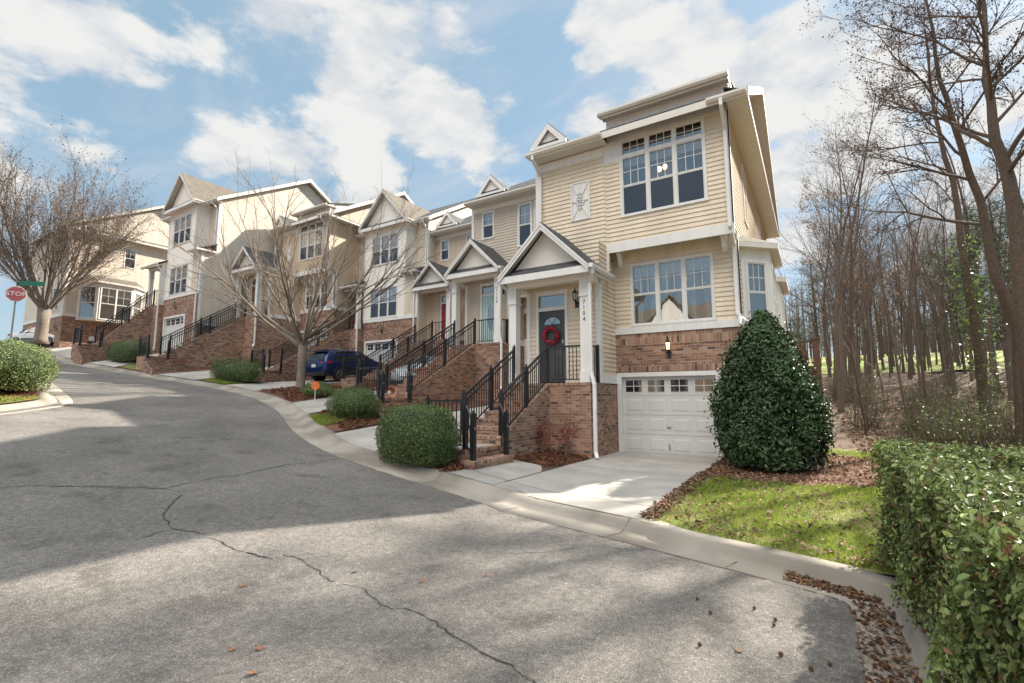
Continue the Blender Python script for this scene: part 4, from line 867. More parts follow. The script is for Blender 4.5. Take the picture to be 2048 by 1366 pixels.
# small things belonging to the houses
def wreath():
    t = thing('wreath', 'round red berry wreath hanging on the grey front door', 'wreath', (-6.39,12.36,3.36)); c = Vector((-6.39,12.36,3.36)); r = MB(); n = 16
    V = []; F = []
    ring = MB(); ring.tube([(c.x+.2*math.cos(a), c.y, c.z+.2*math.sin(a)) for a in np.linspace(0, 2*math.pi, 25)], .035, 6, cap=False); obj('wreath_ring', ring, M['barkd'], t)
    lf = MB()
    for i in range(420):
        a = rng.uniform(0, 2*math.pi); b = rng.uniform(0, 2*math.pi); R0 = .2+.05*math.cos(b); p = Vector((c.x+R0*math.cos(a), c.y-.05*abs(math.sin(b))-.01, c.z+R0*math.sin(a)))
        d = Vector((math.cos(a+.8+rng.normal()*.3), -.5+rng.normal()*.3, math.sin(a+.8+rng.normal()*.3))).normalized(); s = d.cross(Vector((rng.normal(), rng.normal(), rng.normal()))).normalized()*.016; L = .07
        lf.quad(p, p+d*L*.5+s, p+d*L, p+d*L*.5-s)
    obj('wreath_leaf', lf, M['wreathred'], t)
wreath()
def opposite_house():
    """house on the other side of the street; the photograph shows it reflected in the front windows"""
    h = thing('opposite_house', 'tan house with white gable across the street, seen reflected in the peach house windows', 'house', (-10,-18,0)); s = MB(); P = Plane('y', 0)
    b = MB(); b.box(-17,-4.5,-26,-17,-.3,7.4); obj('wall', b, M['tan'], h); g1 = MB(); g1.box(-12.2,-8.6,-17,-15.9,-.3,8.2); obj('bay_wall', g1, M['panel'], h)
    r = MB(); slab(r, (-17.5,-26.5,7.3), (-4,-26.5,7.3), (-4,-21.5,10.6), (-17.5,-21.5,10.6), .15); slab(r, (-17.5,-21.5,10.6), (-4,-21.5,10.6), (-4,-16.4,7.3), (-17.5,-16.4,7.3), .15)
    slab(r, (-12.6,-21,8.1), (-12.6,-15.5,8.1), (-10.4,-15.5,10.7), (-10.4,-21,10.7), .12); slab(r, (-8.2,-15.5,8.1), (-8.2,-21,8.1), (-10.4,-21,10.7), (-10.4,-15.5,10.7), .12); obj('roof', r, M['bshingle'], h)
    t = MB(); t.prism([(-12.4,-15.9,8.1),(-8.4,-15.9,8.1),(-10.4,-15.9,10.5)], [(-12.4,-15.8,8.1),(-8.4,-15.8,8.1),(-10.4,-15.8,10.5)]); obj('gable_panel', t, M['trim'], h)
    for x0, z0, w_, z1 in ((-11.6,5,2.4,7.2),(-11.6,1.8,2.4,4),(-16,4.6,1.6,6.4),(-7.4,4.6,1.8,6.4),(-7.4,1.2,1.8,3.2)):
        y = -15.9 if -12.2 < x0 < -8.6 else -17; f = MB(); f.box(x0,x0+w_,y,y+.06,z0,z1); o = obj('window', f, M['trim'], h); p = MB()
        for k in range(2): p.box(x0+.08+k*(w_/2-.02), x0+w_/2-.06+k*(w_/2-.02), y+.06, y+.07, z0+.08, z1-.08)
        obj('pane', p, M['carglass'], o)
opposite_house()
# ------------------------------------------------------------ plants
def leafquads(P, Nrm, size, tilt=.6, asp=.5, fold=.25, up=0):
    """folded leaf diamonds: P (n,3) positions, Nrm outward; returns V,F"""
    n = len(P); r = rng.normal(size=(n,3)); 
    nv = Nrm+tilt*rng.normal(size=(n,3)); nv /= np.linalg.norm(nv, axis=1, keepdims=True)+1e-9
    d = r-nv*np.sum(r*nv, 1, keepdims=True); d[:,2] += up; d -= nv*np.sum(d*nv, 1, keepdims=True); d /= np.linalg.norm(d, axis=1, keepdims=True)+1e-9
    s = np.cross(nv, d); L = size*rng.uniform(.45, 1.4, (n,1)); W = L*asp
    a = P; t = P+d*L; l = P+d*L*.48+s*W*.5+nv*L*fold*.4; q = P+d*L*.48-s*W*.5+nv*L*fold*.4
    V = np.stack([a, q, t, l], 1).reshape(-1, 3); F = np.arange(4*n).reshape(-1, 4)
    F = np.concatenate([F[:,[0,1,2]], F[:,[0,2,3]]], 0)
    return V, F
def leafround(P, Nrm, size, tilt=.6, asp=.5, fold=.25, up=0):
    """rounder folded leaves, two quads each"""
    n = len(P); r = rng.normal(size=(n,3)); nv = Nrm+tilt*rng.normal(size=(n,3)); nv /= np.linalg.norm(nv, axis=1, keepdims=True)+1e-9
    d = r-nv*np.sum(r*nv, 1, keepdims=True); d[:,2] += up; d -= nv*np.sum(d*nv, 1, keepdims=True); d /= np.linalg.norm(d, axis=1, keepdims=True)+1e-9
    s = np.cross(nv, d); L = size*rng.uniform(.55, 1.35, (n,1)); W = L*asp; k = nv*L*fold*.35; c = -nv*L*.12
    V = np.stack([P, P+d*L*.30+s*W*.44+k, P+d*L*.70+s*W*.42+k+c*.5, P+d*L+c, P+d*L*.70-s*W*.42+k+c*.5, P+d*L*.30-s*W*.44+k], 1).reshape(-1, 3); F = np.arange(6*n).reshape(-1, 6)
    return V, np.concatenate([F[:,[0,3,2,1]], F[:,[0,5,4,3]]], 0)
def blob_surface(n, shape, noise=.06, depth=.18):
    """random points on a superellipsoid-like shape(u)->radius vector ; returns P,N in unit coordinates"""
    v = rng.normal(size=(n,3)); v /= np.linalg.norm(v, axis=1, keepdims=True)
    P = shape(v); k = 1-depth*rng.random((n,1))**2.2
    ph = np.sin(P*7.3+1.3)[:, [1,2,0]].sum(1, keepdims=True)*noise*.5+np.sin(P*17.1)[:, [2,0,1]].sum(1, keepdims=True)*noise*.25
    return P*k*(1+ph), v
def superq(p): return lambda v: v/((np.abs(v)**p).sum(1, keepdims=True))**(1/p)
def shrub(name, label, cat, loc, rad, n, leaf, mats, p=2.6, group=None, noise=.07, depth=.16, tilt=.7, asp=.55, cut=-.75, rot=0):
    t = thing(name, label, cat, loc, group); P, Nn = blob_surface(n, superq(p), noise, depth)
    keep = P[:,2] > cut; P, Nn = P[keep], Nn[keep]; R3 = np.array(rad)
    W = P*R3; W[:,2] += -cut*rad[2]; c, s = math.cos(rot), math.sin(rot); W = np.stack([W[:,0]*c-W[:,1]*s, W[:,0]*s+W[:,1]*c, W[:,2]], 1)
    V, F = leafquads(W+np.array(loc), Nn, leaf, tilt, asp); npmesh('foliage', V, F, M[mats[0]], t)
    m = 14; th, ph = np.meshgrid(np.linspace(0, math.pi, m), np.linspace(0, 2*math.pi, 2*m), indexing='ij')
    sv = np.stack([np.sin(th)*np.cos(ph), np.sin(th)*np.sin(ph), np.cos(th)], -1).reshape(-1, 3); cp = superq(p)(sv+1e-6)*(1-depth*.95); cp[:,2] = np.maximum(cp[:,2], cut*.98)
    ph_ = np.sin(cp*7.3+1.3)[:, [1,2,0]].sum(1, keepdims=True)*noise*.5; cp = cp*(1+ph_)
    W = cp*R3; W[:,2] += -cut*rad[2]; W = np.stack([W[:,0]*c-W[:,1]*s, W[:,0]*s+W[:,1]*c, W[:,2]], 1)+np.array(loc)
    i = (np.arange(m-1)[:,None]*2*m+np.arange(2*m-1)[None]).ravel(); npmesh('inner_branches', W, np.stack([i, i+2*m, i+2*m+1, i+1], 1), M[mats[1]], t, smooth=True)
    sh = MB(); k = max(30, n//110)
    for i in rng.integers(0, len(P), k):
        q = Vector((P[i]*R3+np.array([0,0,-cut*rad[2]])).tolist()); q = Vector((q.x*c-q.y*s, q.x*s+q.y*c, q.z))+Vector(loc); d = Vector((Nn[i]+rng.normal(size=3)*.4+np.array([0,0,.5])).tolist()).normalized(); L = leaf*rng.uniform(1,3.2); b0 = q-d*leaf*2; sh.tube([b0, q+d*L], [.003,.0012], 3, cap=False)
        for j in range(5): e = q+d*L*(j+1)/5; w_ = Vector(rng.normal(size=3).tolist()).normalized(); f_ = (d*.6+w_*.8).normalized()*leaf; g_ = f_.cross(d).normalized()*leaf*.28; sh.quad(e, e+f_*.5+g_, e+f_, e+f_*.5-g_)
    obj('shoots', sh, M[mats[0]], t)
    return t
g = lambda x, y: float(H(x, y))
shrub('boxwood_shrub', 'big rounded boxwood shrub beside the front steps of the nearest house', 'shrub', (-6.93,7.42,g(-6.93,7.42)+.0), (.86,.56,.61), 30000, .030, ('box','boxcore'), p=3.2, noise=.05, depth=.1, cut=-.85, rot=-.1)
shrub('boxwood_shrub', 'wide ragged boxwood shrub with thin lower side, beside the leaning gate', 'shrub', (-12.0,10.0,g(-12.0,10.0)), (1.02,.6,.50), 17000, .036, ('box','boxcore'), p=2.6, noise=.12, depth=.22, cut=-.8, rot=-.3)
shrub('low_shrub', 'low spreading green shrub beside the orange sign and tree', 'shrub', (-17.35,12.6,g(-17.4,12.6)), (1.5,.5,.30), 9000, .05, ('box','boxcore'), p=2.1, noise=.2, depth=.4, cut=-.7, rot=-.5)
shrub('boxwood_shrub', 'long low boxwood hedge shrub with white stake light, left of the bare street tree', 'shrub', (-24.3,13.0,g(-24.3,13.0)), (1.65,.6,.55), 12000, .042, ('box','boxcore'), p=3, noise=.07, depth=.15, cut=-.8, rot=.05)
shrub('boxwood_shrub', 'clipped boxwood shrub with brown patch, furthest up the hill', 'shrub', (-33.0,11.5,g(-33.0,11.5)), (1.9,.6,.62), 11000, .045, ('box','boxcore'), p=3.4, noise=.06, depth=.14, cut=-.85)
shrub('island_shrub', 'round clipped shrub on the mulched kerb island at left edge', 'shrub', (-19.9,3.95,float(zs(-19.9))+.15), (1.75,1.05,.80), 15000, .05, ('hedge','boxcore'), p=2.5, noise=.06, depth=.14, cut=-.75)
for i, (x, y, s_) in enumerate(((-27.9,15.7,.42),(-28.0,14.8,.38),(-28.0,14.0,.42))):
    shrub('small_shrub', ['small dark shrub nearest the brick porch corner of the tan house', 'small yellowish shrub in the middle of the row by the brick stair wall', 'small leafy shrub nearest the street by the brick stair wall'][i], 'shrub', (x+.1,y,g(x,y)), (s_,s_,s_*.95), 1500, .07, ('box','boxcore'), p=2, noise=.25, depth=.5, cut=-.7)
# conical holly
def holly():
    t = thing('holly_bush', 'large cone shaped glossy dark green holly at corner of the nearest house', 'bush', (-.92,12.2,.03)); n = 24000
    c = np.array([-.92,12.2,.03]); z = 3.42*rng.beta(1.05,1.5,n); a = rng.uniform(0, 2*math.pi, n)
    def rad(z): 
        u = np.clip(z/3.42, 0, 1); return 1.02*np.where(u < .22, .80+.20*np.sin(u/.22*math.pi/2), np.cos((u-.22)/.78*math.pi/2)**.82)+.02
    lump = 1+.08*np.sin(3*a+2.2*z)+.07*np.sin(5*a-3.3*z+1)+.05*np.sin(11*a+5*z)+.03*np.sin(17*a-9*z)
    r = rad(z)*lump*(1-.22*rng.random(n)**2.4)+.22*rng.random(n)**9; P = np.stack([c[0]+r*np.cos(a), c[1]+r*np.sin(a), c[2]+.10+z], 1)
    Nn = np.stack([np.cos(a), np.sin(a), .35+.5*(z/3.4)], 1); V, F = leafround(P, Nn, .085, .65, .52, .4); npmesh('foliage', V, F, M['holly'], t)
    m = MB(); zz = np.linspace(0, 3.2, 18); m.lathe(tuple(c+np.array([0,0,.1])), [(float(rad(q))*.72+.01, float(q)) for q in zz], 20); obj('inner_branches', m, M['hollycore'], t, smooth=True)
    s = MB(); 
    for k in range(7): q = k*.9; s.tube([(c[0]+.1*math.cos(q), c[1]+.1*math.sin(q), 0), (c[0]+.5*math.cos(q), c[1]+.5*math.sin(q), .4)], .03, 5)
    obj('stem', s, M['barkd'], t)
holly()
# clipped hedge at the right kerb
def hedge():
    x0, x1, y0, y1, z1 = .54, 2.9, .4, 6.55, 1.08
    t = thing('clipped_hedge', 'long clipped leafy hedge along the right kerb in the foreground', 'hedge', (1.5,3.5,0)); Ps = []; Ns = []
    def add(n, fx, nv):
        a, b = rng.random(n), rng.random(n); Ps.append(fx(a, b)); Ns.append(np.repeat(np.array([nv], float), n, 0))
    top = lambda x, y: z1+.035*np.sin(x*4+y*3)+.03*np.sin(y*7-x*2)+.02*np.sin(x*11+y*13)
    def ftop(a, b): x = x0+a*(x1-x0); y = y0+b*(y1-y0); return np.stack([x, y, top(x, y)-.12*rng.random(len(a))**2.2+.05*rng.random(len(a))**4], 1)
    lx = lambda y, z: x0-.07*(1-np.minimum(1, z/.6))+.05*np.sin(y*5+z*4)+.03*np.sin(y*13-z*6)
    def fleft(a, b): y = y0+a*(y1-y0); z = .05+(b**.85)*(z1-.03); return np.stack([lx(y, z)+.13*rng.random(len(a))**2-.04*rng.random(len(a))**4, y, z], 1)
    by = lambda x, z: y1+.04*np.sin(x*6+z*4)
    def fback(a, b): x = x0+a*(x1-x0); z = .05+b*(z1-.03); return np.stack([x, by(x, z)-.12*rng.random(len(a))**2, z], 1)
    add(31000, ftop, (0,0,1)); add(19000, fleft, (-1,0,.3)); add(4000, fback, (0,1,.3))
    P = np.concatenate(Ps); Nn = np.concatenate(Ns); V, F = leafround(P, Nn, .041, .60, .58, .35, up=.2); npmesh('foliage', V, F, M['hedge'], t)
    k = rng.random(len(P)) < .10; V, F = leafquads(P[k]-Nn[k]*.02, Nn[k], .05, .9, .4, .4); npmesh('dead_leaves', V, F, M['deadleaf'], t)
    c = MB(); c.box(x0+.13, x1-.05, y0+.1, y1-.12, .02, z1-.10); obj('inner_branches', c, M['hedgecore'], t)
    s = MB()
    for i in range(1500):
        y = rng.uniform(y0, y1); x = x0+.1+rng.uniform(0,.1); z = rng.uniform(.0,.8); d = Vector((rng.uniform(-.12,-.02), rng.normal()*.08, rng.uniform(.15,.35))); s.tube([(x,y,z), (x+d.x,y+d.y,z+d.z)], [.005,.002], 3, cap=False)
    for i in range(700):
        x = rng.uniform(x0, x1); y = rng.uniform(y0, y1); s.tube([(x,y,z1-.15), (x+rng.normal()*.05,y+rng.normal()*.05,z1+rng.uniform(0,.07))], [.004,.0015], 3, cap=False)
    obj('twigs', s, M['twig'], t)
hedge()
def nandina(label, x, y, h, n):
    t = thing('red_shrub', label, 'shrub', (x,y,g(x,y))); s = MB(); lp = []; z0 = g(x,y)
    for k in range(9):
        a = rng.uniform(0, 6.3); e = Vector((x+.22*math.cos(a)*rng.random(), y+.16*math.sin(a)*rng.random(), z0+h*rng.uniform(.6,1.0))); s.tube([(x+.05*math.cos(a),y+.05*math.sin(a),z0), (x*.5+e.x*.5+.03,y*.5+e.y*.5,z0+h*.5), e], [.008,.006,.003], 4)
        for j in range(n): lp.append((e.x+rng.normal()*.11, e.y+rng.normal()*.09, e.z-abs(rng.normal())*h*.22))
    obj('stem', s, M['barkp'], t); P = np.array(lp); V, F = leafquads(P, np.tile([[0,0,1.]], (len(P),1)), .075, .9, .4); npmesh('foliage', V, F, M['nandina'], t)
nandina('thin red leaved shrub on left, against the brick stair wall of nearest house', -5.95, 10.95, .85, 34); nandina('red leaved shrub on right, under the porch of the nearest house', -5.42, 11.3, .95, 34)
nandina('small red leaved shrub at foot of the brick stairs of the tan house', -29.0, 12.6, .8, 20)

# ------------------------------------------------------------ bare trees
def branch(mb, tips, p, d, L, r, lv, K):
    """one limb: wiggly tapering tube, then children"""
    n = K['seg'][lv]; pts = [Vector(p)]; rr = [r]; d = Vector(d).normalized(); rnd = K['rnd']
    for i in range(n):
        d = (d+Vector((rnd.gauss(0,1), rnd.gauss(0,1), rnd.gauss(0,1)))*K['wig'][lv]+Vector((0,0,K['up'][lv]))).normalized()
        pts.append(pts[-1]+d*(L/n)); rr.append(r*(1-(i+1)/n*(1-K['tap'][lv])))
    mb.tube(pts, rr, K['sides'][lv], cap=False)
    if lv == len(K['num']): tips.append((pts[-1], d)); tips.append((pts[len(pts)//2], d)); return
    for k in range(K['num'][lv]):
        f = K['start'][lv]+(1-K['start'][lv])*(k+rnd.random())/K['num'][lv]; x = f*n; i = min(n-1, int(x)); q = pts[i].lerp(pts[i+1], x-i); rb = rr[i]*(1-(x-i))+rr[i+1]*(x-i)
        dd = (pts[i+1]-pts[i]).normalized(); ax = dd.orthogonal().normalized(); az = rnd.uniform(0, 6.283); sd = (ax*math.cos(az)+dd.cross(ax)*math.sin(az))
        an = K['ang'][lv]*rnd.uniform(.65, 1.25); nd = dd*math.cos(an)+sd*math.sin(an)
        branch(mb, tips, q, nd, L*K['len'][lv]*rnd.uniform(.6, 1.15)*(1.15-.45*f), max(.0035, min(rb*.85, r*K['rad'][lv])), lv+1, K)
def buds(tips, n, size, spread, mat, par, drop=.4):
    P = []
    for q, d in tips:
        for _ in range(n):
            if rng.random() < drop: continue
            P.append((q.x+rng.normal()*spread, q.y+rng.normal()*spread, q.z+rng.normal()*spread))
    if not P: return
    P = np.array(P); V, F = leafquads(P, rng.normal(size=(len(P),3)), size, 1, .6); npmesh('foliage', V, F, M[mat], par)
def vase_tree(label, loc, h, seed, trunk_h, trunk_r, spread, limbs, bark, K):
    rnd = random.Random(seed); K = dict(K, rnd=rnd); t = thing('bare_tree', label, 'tree', loc); m = MB(); tips = []; p = Vector(loc)
    tr = MB(); tr.tube([p+Vector((0,0,-.2)), p+Vector((0,0,.12)), p+Vector((.02,.01,trunk_h*.5)), p+Vector((0,.02,trunk_h))], [trunk_r*1.5, trunk_r*1.12, trunk_r, trunk_r*1.12], 12); obj('trunk', tr, M[bark], t, smooth=True)
    for k in range(limbs):
        a = 2*math.pi*(k+rnd.uniform(-.3,.3))/limbs; an = spread*rnd.uniform(.35,1.1); q = p+Vector((math.cos(a)*trunk_r*.5, math.sin(a)*trunk_r*.5, trunk_h*rnd.uniform(.82,1.0)))
        branch(m, tips, q, (math.cos(a)*math.sin(an), math.sin(a)*math.sin(an), math.cos(an)), (h-trunk_h)*rnd.uniform(.75,1.0)/max(K.get('cap',.62), math.cos(an)), trunk_r*K.get('lr',.45)*rnd.uniform(.8,1.2), 0, K)
    obj('crown', m, M[bark], t, smooth=True); return t, tips
KZ = dict(cap=.88, seg=[7,5,4,3], wig=[.055,.08,.10,.14], up=[.05,.05,.05,.03], tap=[.18,.3,.35,.4], sides=[7,5,4,3], lr=.25, num=[11,8,6], start=[.16,.12,.1], ang=[.42,.5,.55], len=[.50,.48,.50], rad=[.40,.5,.55])
t, tips = vase_tree('tall vase shaped bare tree in front of the pale gabled house at left', (-46.6,11.0,5.6), 11.6, 3, 2.3, .34, .72, 20, 'bark', KZ); buds(tips, 1, .10, .06, 'bud', t, .35)
KS = dict(cap=.74, lr=.36, seg=[7,5,4,3], wig=[.06,.09,.11,.14], up=[.045,.04,.04,.03], tap=[.15,.3,.35,.4], sides=[7,5,4,3], num=[8,5,4], start=[.2,.2,.15], ang=[.45,.55,.6], len=[.50,.48,.5], rad=[.42,.5,.6])
vase_tree('bare street tree with smooth grey trunk between the driveways in front of the blue car', (-19.9,13.55,g(-19.9,13.55)), 8.0, 12, 2.3, .18, 1.0, 15, 'barkp', KS)

def slim_tree(seed, h, r, bark, lean=.03, nb=18, low=.25, budn=1, bm='bud'):
    """bare woodland tree built at the origin"""
    rnd = random.Random(seed); t = thing('woodland_tree', 'x', 'tree', (0,0,0)); m = MB(); tips = []; a = rnd.uniform(0, 6.3)
    n = 10; pts = [Vector((0,0,-.5))]; d = Vector((math.cos(a)*lean, math.sin(a)*lean, 1))
    for i in range(n):
        d = (d+Vector((rnd.gauss(0,.045), rnd.gauss(0,.045), .04))).normalized(); pts.append(pts[-1]+d*(h/n))
    rr = [r*(1.25 if i == 0 else (1-.93*(i/n)**1.1)) for i in range(n+1)]
    tr = MB(); tr.tube(pts, rr, 8, cap=False); obj('trunk', tr, M[bark], t, smooth=True)
    K = dict(rnd=rnd, seg=[5,4,3], wig=[.10,.13,.16], up=[.07,.05,.03], tap=[.25,.3,.4], sides=[4,3,3], num=[6,4], start=[.25,.2], ang=[.6,.65], len=[.50,.5], rad=[.5,.55])
    for k in range(nb):
        f = low+(.97-low)*(k+rnd.random())/nb; x = f*n; i = min(n-1, int(x)); q = pts[i].lerp(pts[i+1], x-i); az = rnd.uniform(0, 6.283); an = rnd.uniform(.5, 1.05)
        branch(m, tips, q, (math.cos(az)*math.sin(an), math.sin(az)*math.sin(an), math.cos(an)), h*.26*rnd.uniform(.5,1.15)*(1.25-.75*f), max(.006, rr[i]*.36), 0, K)
    obj('crown', m, M['twig'], t, smooth=True); buds(tips, budn, .08 if bm == 'bud' else .15, .10, bm, t, .5 if bm == 'bud' else .3); return t
protos = [slim_tree(21, 17, .115, 'barkd', .03, 20, .35), slim_tree(22, 20, .15, 'barkd', .02, 24, .3), slim_tree(23, 15, .085, 'bark', .06, 18, .3, 2, 'tanleaf'), slim_tree(24, 19, .12, 'barkd', .04, 22, .42), slim_tree(25, 13, .065, 'twig', .06, 14, .22, 0)]
plab = ['slender straight bare tree with upright twiggy crown in the wood', 'tall thick trunked bare tree in the wood', 'grey barked tree still holding tan dead leaves in the wood', 'tall bare tree with high crown in the wood', 'thin bare sapling with fine twigs in the wood']
wr = random.Random(5); used = [False]*5; spots = []
while len(spots) < 182:
    u = wr.random(); dpt = 17+52*u**1.25; px = wr.uniform(1545, 2120)
    if len(spots) > 152: px = wr.uniform(2120, 2900); dpt = wr.uniform(26, 60)
    lat = (px-1024)/967*dpt; x = lat*.8475-dpt*.5308; y = dpt*.8475+lat*.5308
    if x < 1.2+.02*y and y < 27: continue
    if x < .6 or (y < 19.5 and x < 7): continue
    az_ = math.atan2(x+1.5, y-12)
    if .16 < az_ < .70 and dpt < 44 and wr.random() < .76: continue
    if any((x-a)**2+(y-b)**2 < (1.1 if dpt > 30 else 2.2)**2 for a, b in spots): continue
    spots.append((x, y))
for i, (x, y) in enumerate(spots):
    k = wr.choice((0,1,3,4,0,3,4)) if wr.random() > (.5 if px < 1680 and dpt > 26 else .05) else 2 ; sc = wr.uniform(.72, 1.12); lo = (x, y, g(x, y)-.05)
    if .16 < math.atan2(x+1.5, y-12) < .70 and y < 42: k = 4; sc *= .9
    elif y < 26: k = 4 if k == 1 else (2 if k == 3 else k); sc *= .8
    if not used[k]:
        o = protos[k]; o.location = lo; o.rotation_euler = (0,0,wr.uniform(0,6.3)); o.scale = (sc,)*3; used[k] = True
    else: o = dup(protos[k], lo, wr.uniform(0,6.3), sc)
    tag(o, plab[k], 'tree', 'bare trees of the wood')

# big trees standing behind the hedge, grown along measured trunks
def big_tree(label, trunk, rad, bark, seed, limbs, K, budn=2):
    p0 = trunk[0]; t = thing('big_bare_tree', label, 'tree', p0); tr = MB(); pts = [Vector(p) for p in trunk]
    P = [pts[0]]
    for a, b in zip(pts[:-1], pts[1:]): P += [a.lerp(b, .34)+Vector((rng.normal(), rng.normal(), 0))*.03, a.lerp(b, .67)+Vector((rng.normal(), rng.normal(), 0))*.03, b]
    rr = [rad*(1-.86*i/(len(P)-1)) for i in range(len(P))]; rr[0] *= 1.25; tr.tube(P, rr, 10, cap=False); obj('trunk', tr, M[bark], t, smooth=True)
    m = MB(); tips = []; rnd = random.Random(seed); K = dict(K, rnd=rnd); n = len(P)-1
    for f, az, el, L in limbs:
        x = f*n; i = min(n-1, int(x)); q = P[i].lerp(P[i+1], x-i); branch(m, tips, q, (math.cos(az)*math.cos(el), math.sin(az)*math.cos(el), math.sin(el)), L, rr[i]*.45, 0, K)
    obj('crown', m, M[bark], t, smooth=True); buds(tips, budn, .065, .09, 'bud', t, .35); return t
KB = dict(seg=[8,6,4,3], wig=[.09,.12,.14,.17], up=[.02,.02,.02,.0], tap=[.2,.3,.35,.4], sides=[6,5,4,3], num=[8,6,4], start=[.2,.15,.15], ang=[.55,.6,.65], len=[.48,.48,.5], rad=[.5,.5,.55])
lr = random.Random(9)
def limbset(n, f0, el=(.35,1.05), az=(1.9,4.6), L=(2.6,4.8), other=.35):
    out = []
    for k in range(n):
        f = f0+(1-f0)*(k+.5)/n; a = lr.uniform(*az) if lr.random() > other else lr.uniform(-1.5,1.5); out.append((f, a, lr.uniform(*el), lr.uniform(*L)*(1.1-.35*f)))
    return out
def wpt(px, py, d):    # helper used while measuring: a point d metres in front of the camera
    lat = (px-1024)/961*d; up = (683-py)/961*d; cp, sp = math.cos(R(6.65)), math.sin(R(6.65)); f = d*cp-up*sp; z = 1.57+d*sp+up*cp
    return (lat*.8475-f*.5308, f*.8475+lat*.5308, z)
TA = [wpt(2052,905,14.5), wpt(2038,660,14.5), wpt(1990,551,14.6), wpt(1961,401,14.8), wpt(1905,240,15), wpt(1872,120,15.1), wpt(1845,-60,15.2)]
TB = [wpt(2075,905,13), wpt(2040,548,13), wpt(2018,361,13.1), wpt(1985,240,13.2), wpt(1972,120,13.3), wpt(1955,-160,13.4)]
TC = [wpt(1985,900,18), wpt(1950,640,18), wpt(1933,548,18), wpt(1906,361,18.2), wpt(1868,220,18.3), wpt(1850,60,18.5)]
for q in (TA, TB, TC): q[0] = (q[0][0], q[0][1], g(q[0][0], q[0][1])-.2)
big_tree('big dark bare tree leaning left, with curved trunk behind the hedge', TA, .185, 'barkd', 31, limbset(12, .42), KB, 2)
big_tree('tallest thick bare tree at right edge, forking above the hedge', TB, .225, 'barkd', 32, limbset(15, .40), KB, 2)
ivyt = big_tree('ivy covered bare tree with straight trunk behind the hedge', TC, .19, 'barkd', 33, limbset(6, .5), KB, 2)
P = []
for i in range(1100):
    f = rng.random()**1.1*.48; x = f*(len(TC)-1); k = min(len(TC)-2, int(x)); q = Vector(TC[k]).lerp(Vector(TC[k+1]), x-k); a = rng.uniform(0, 6.3); r_ = .22+abs(rng.normal())*.28; P.append((q.x+r_*math.cos(a), q.y+r_*math.sin(a), q.z+rng.normal()*.15))
P = np.array(P); V, F = leafquads(P, rng.normal(size=(len(P),3)), .12, 1, .6); npmesh('ivy', V, F, M['ivy'], ivyt)
# pines deeper in the wood
def pine_tree(label, x, y, h, seed):
    rnd = random.Random(seed); z = g(x, y); t = thing('pine_tree', label, 'tree', (x,y,z)); tr = MB(); tr.tube([(x,y,z-.3),(x+.1,y,z+h*.5),(x,y+.1,z+h)], [.22,.15,.03], 7); m = MB(); C_ = []
    for k in range(46):
        f = .28+.7*k/46; a = rnd.uniform(0,6.3); L = (1.15-f)*h*.26*rnd.uniform(.6,1.2)+.4; e = Vector((x+math.cos(a)*L, y+math.sin(a)*L, z+h*f+L*.15)); tr.tube([(x,y,z+h*f), e], [.04,.012], 4, cap=False)
        for j in range(int(5+L*3)): u = rnd.uniform(.35,1.05); C_.append((x+(e.x-x)*u+rnd.gauss(0,.22), y+(e.y-y)*u+rnd.gauss(0,.22), z+h*f+L*.15*u+rnd.gauss(0,.15)))
    C_ = np.array(C_); P = np.repeat(C_, 16, 0)+rng.normal(size=(len(C_)*16,3))*.19; V, F = leafquads(P, rng.normal(size=(len(P),3)), .26, 1, .11, 0); npmesh('crown', V, F, M['pine'], t); obj('trunk', tr, M['barkd'], t)
for i, (px, d, h) in enumerate(((1968,32,12.5),(2025,27,12),(1905,44,13),(1640,52,13),(2060,38,14))):
    lat = (px-1024)/967*d; pine_tree(['dark green pine among bare trunks left of the big trees', 'dark green pine nearest the hedge at right', 'distant green pine left of the ivy covered tree', 'small distant pine beyond the wooden deck', 'tall dark pine at right edge of the photo'][i], lat*.8475-d*.5308, d*.8475+lat*.5308, h, 50+i)
# undergrowth
def thicket(label, x, y, rad, h, leaves, mat, seed, tw=140, leaf=.085):
    rnd = random.Random(seed); z = g(x, y); t = thing('undergrowth_shrub', label, 'shrub', (x,y,z), 'undergrowth at the edge of the wood'); s = MB(); P = []
    for k in range(tw):
        a = rnd.uniform(0,6.3); r0 = rnd.random()*rad*.6; b = Vector((x+math.cos(a)*r0, y+math.sin(a)*r0, z-.05)); L = h*rnd.uniform(.4,1.1); a2 = a+rnd.gauss(0,.8); e = b+Vector((math.cos(a2)*rad*.7*rnd.random(), math.sin(a2)*rad*.7*rnd.random(), L)); mid = b.lerp(e,.5)+Vector((rnd.gauss(0,.1), rnd.gauss(0,.1), .1)); s.tube([b, mid, e], [.010,.007,.003], 3, cap=False)
        for j in range(3): q = mid.lerp(e, rnd.random()); s.tube([q, q+Vector((rnd.gauss(0,.25), rnd.gauss(0,.25), rnd.uniform(.05,.4)))], [.004,.002], 3, cap=False)
        for j in range(leaves): q = mid.lerp(e, rnd.uniform(-.3,1.1)); P.append((q.x+rnd.gauss(0,.14), q.y+rnd.gauss(0,.14), max(z+.05, q.z+rnd.gauss(0,.14))))
    obj('stem', s, M['twig'], t)
    if P: P = np.array(P); V, F = leafquads(P, rng.normal(size=(len(P),3))+np.array([0,0,.8]), leaf, .7, .4); npmesh('foliage', V, F, M[mat], t)
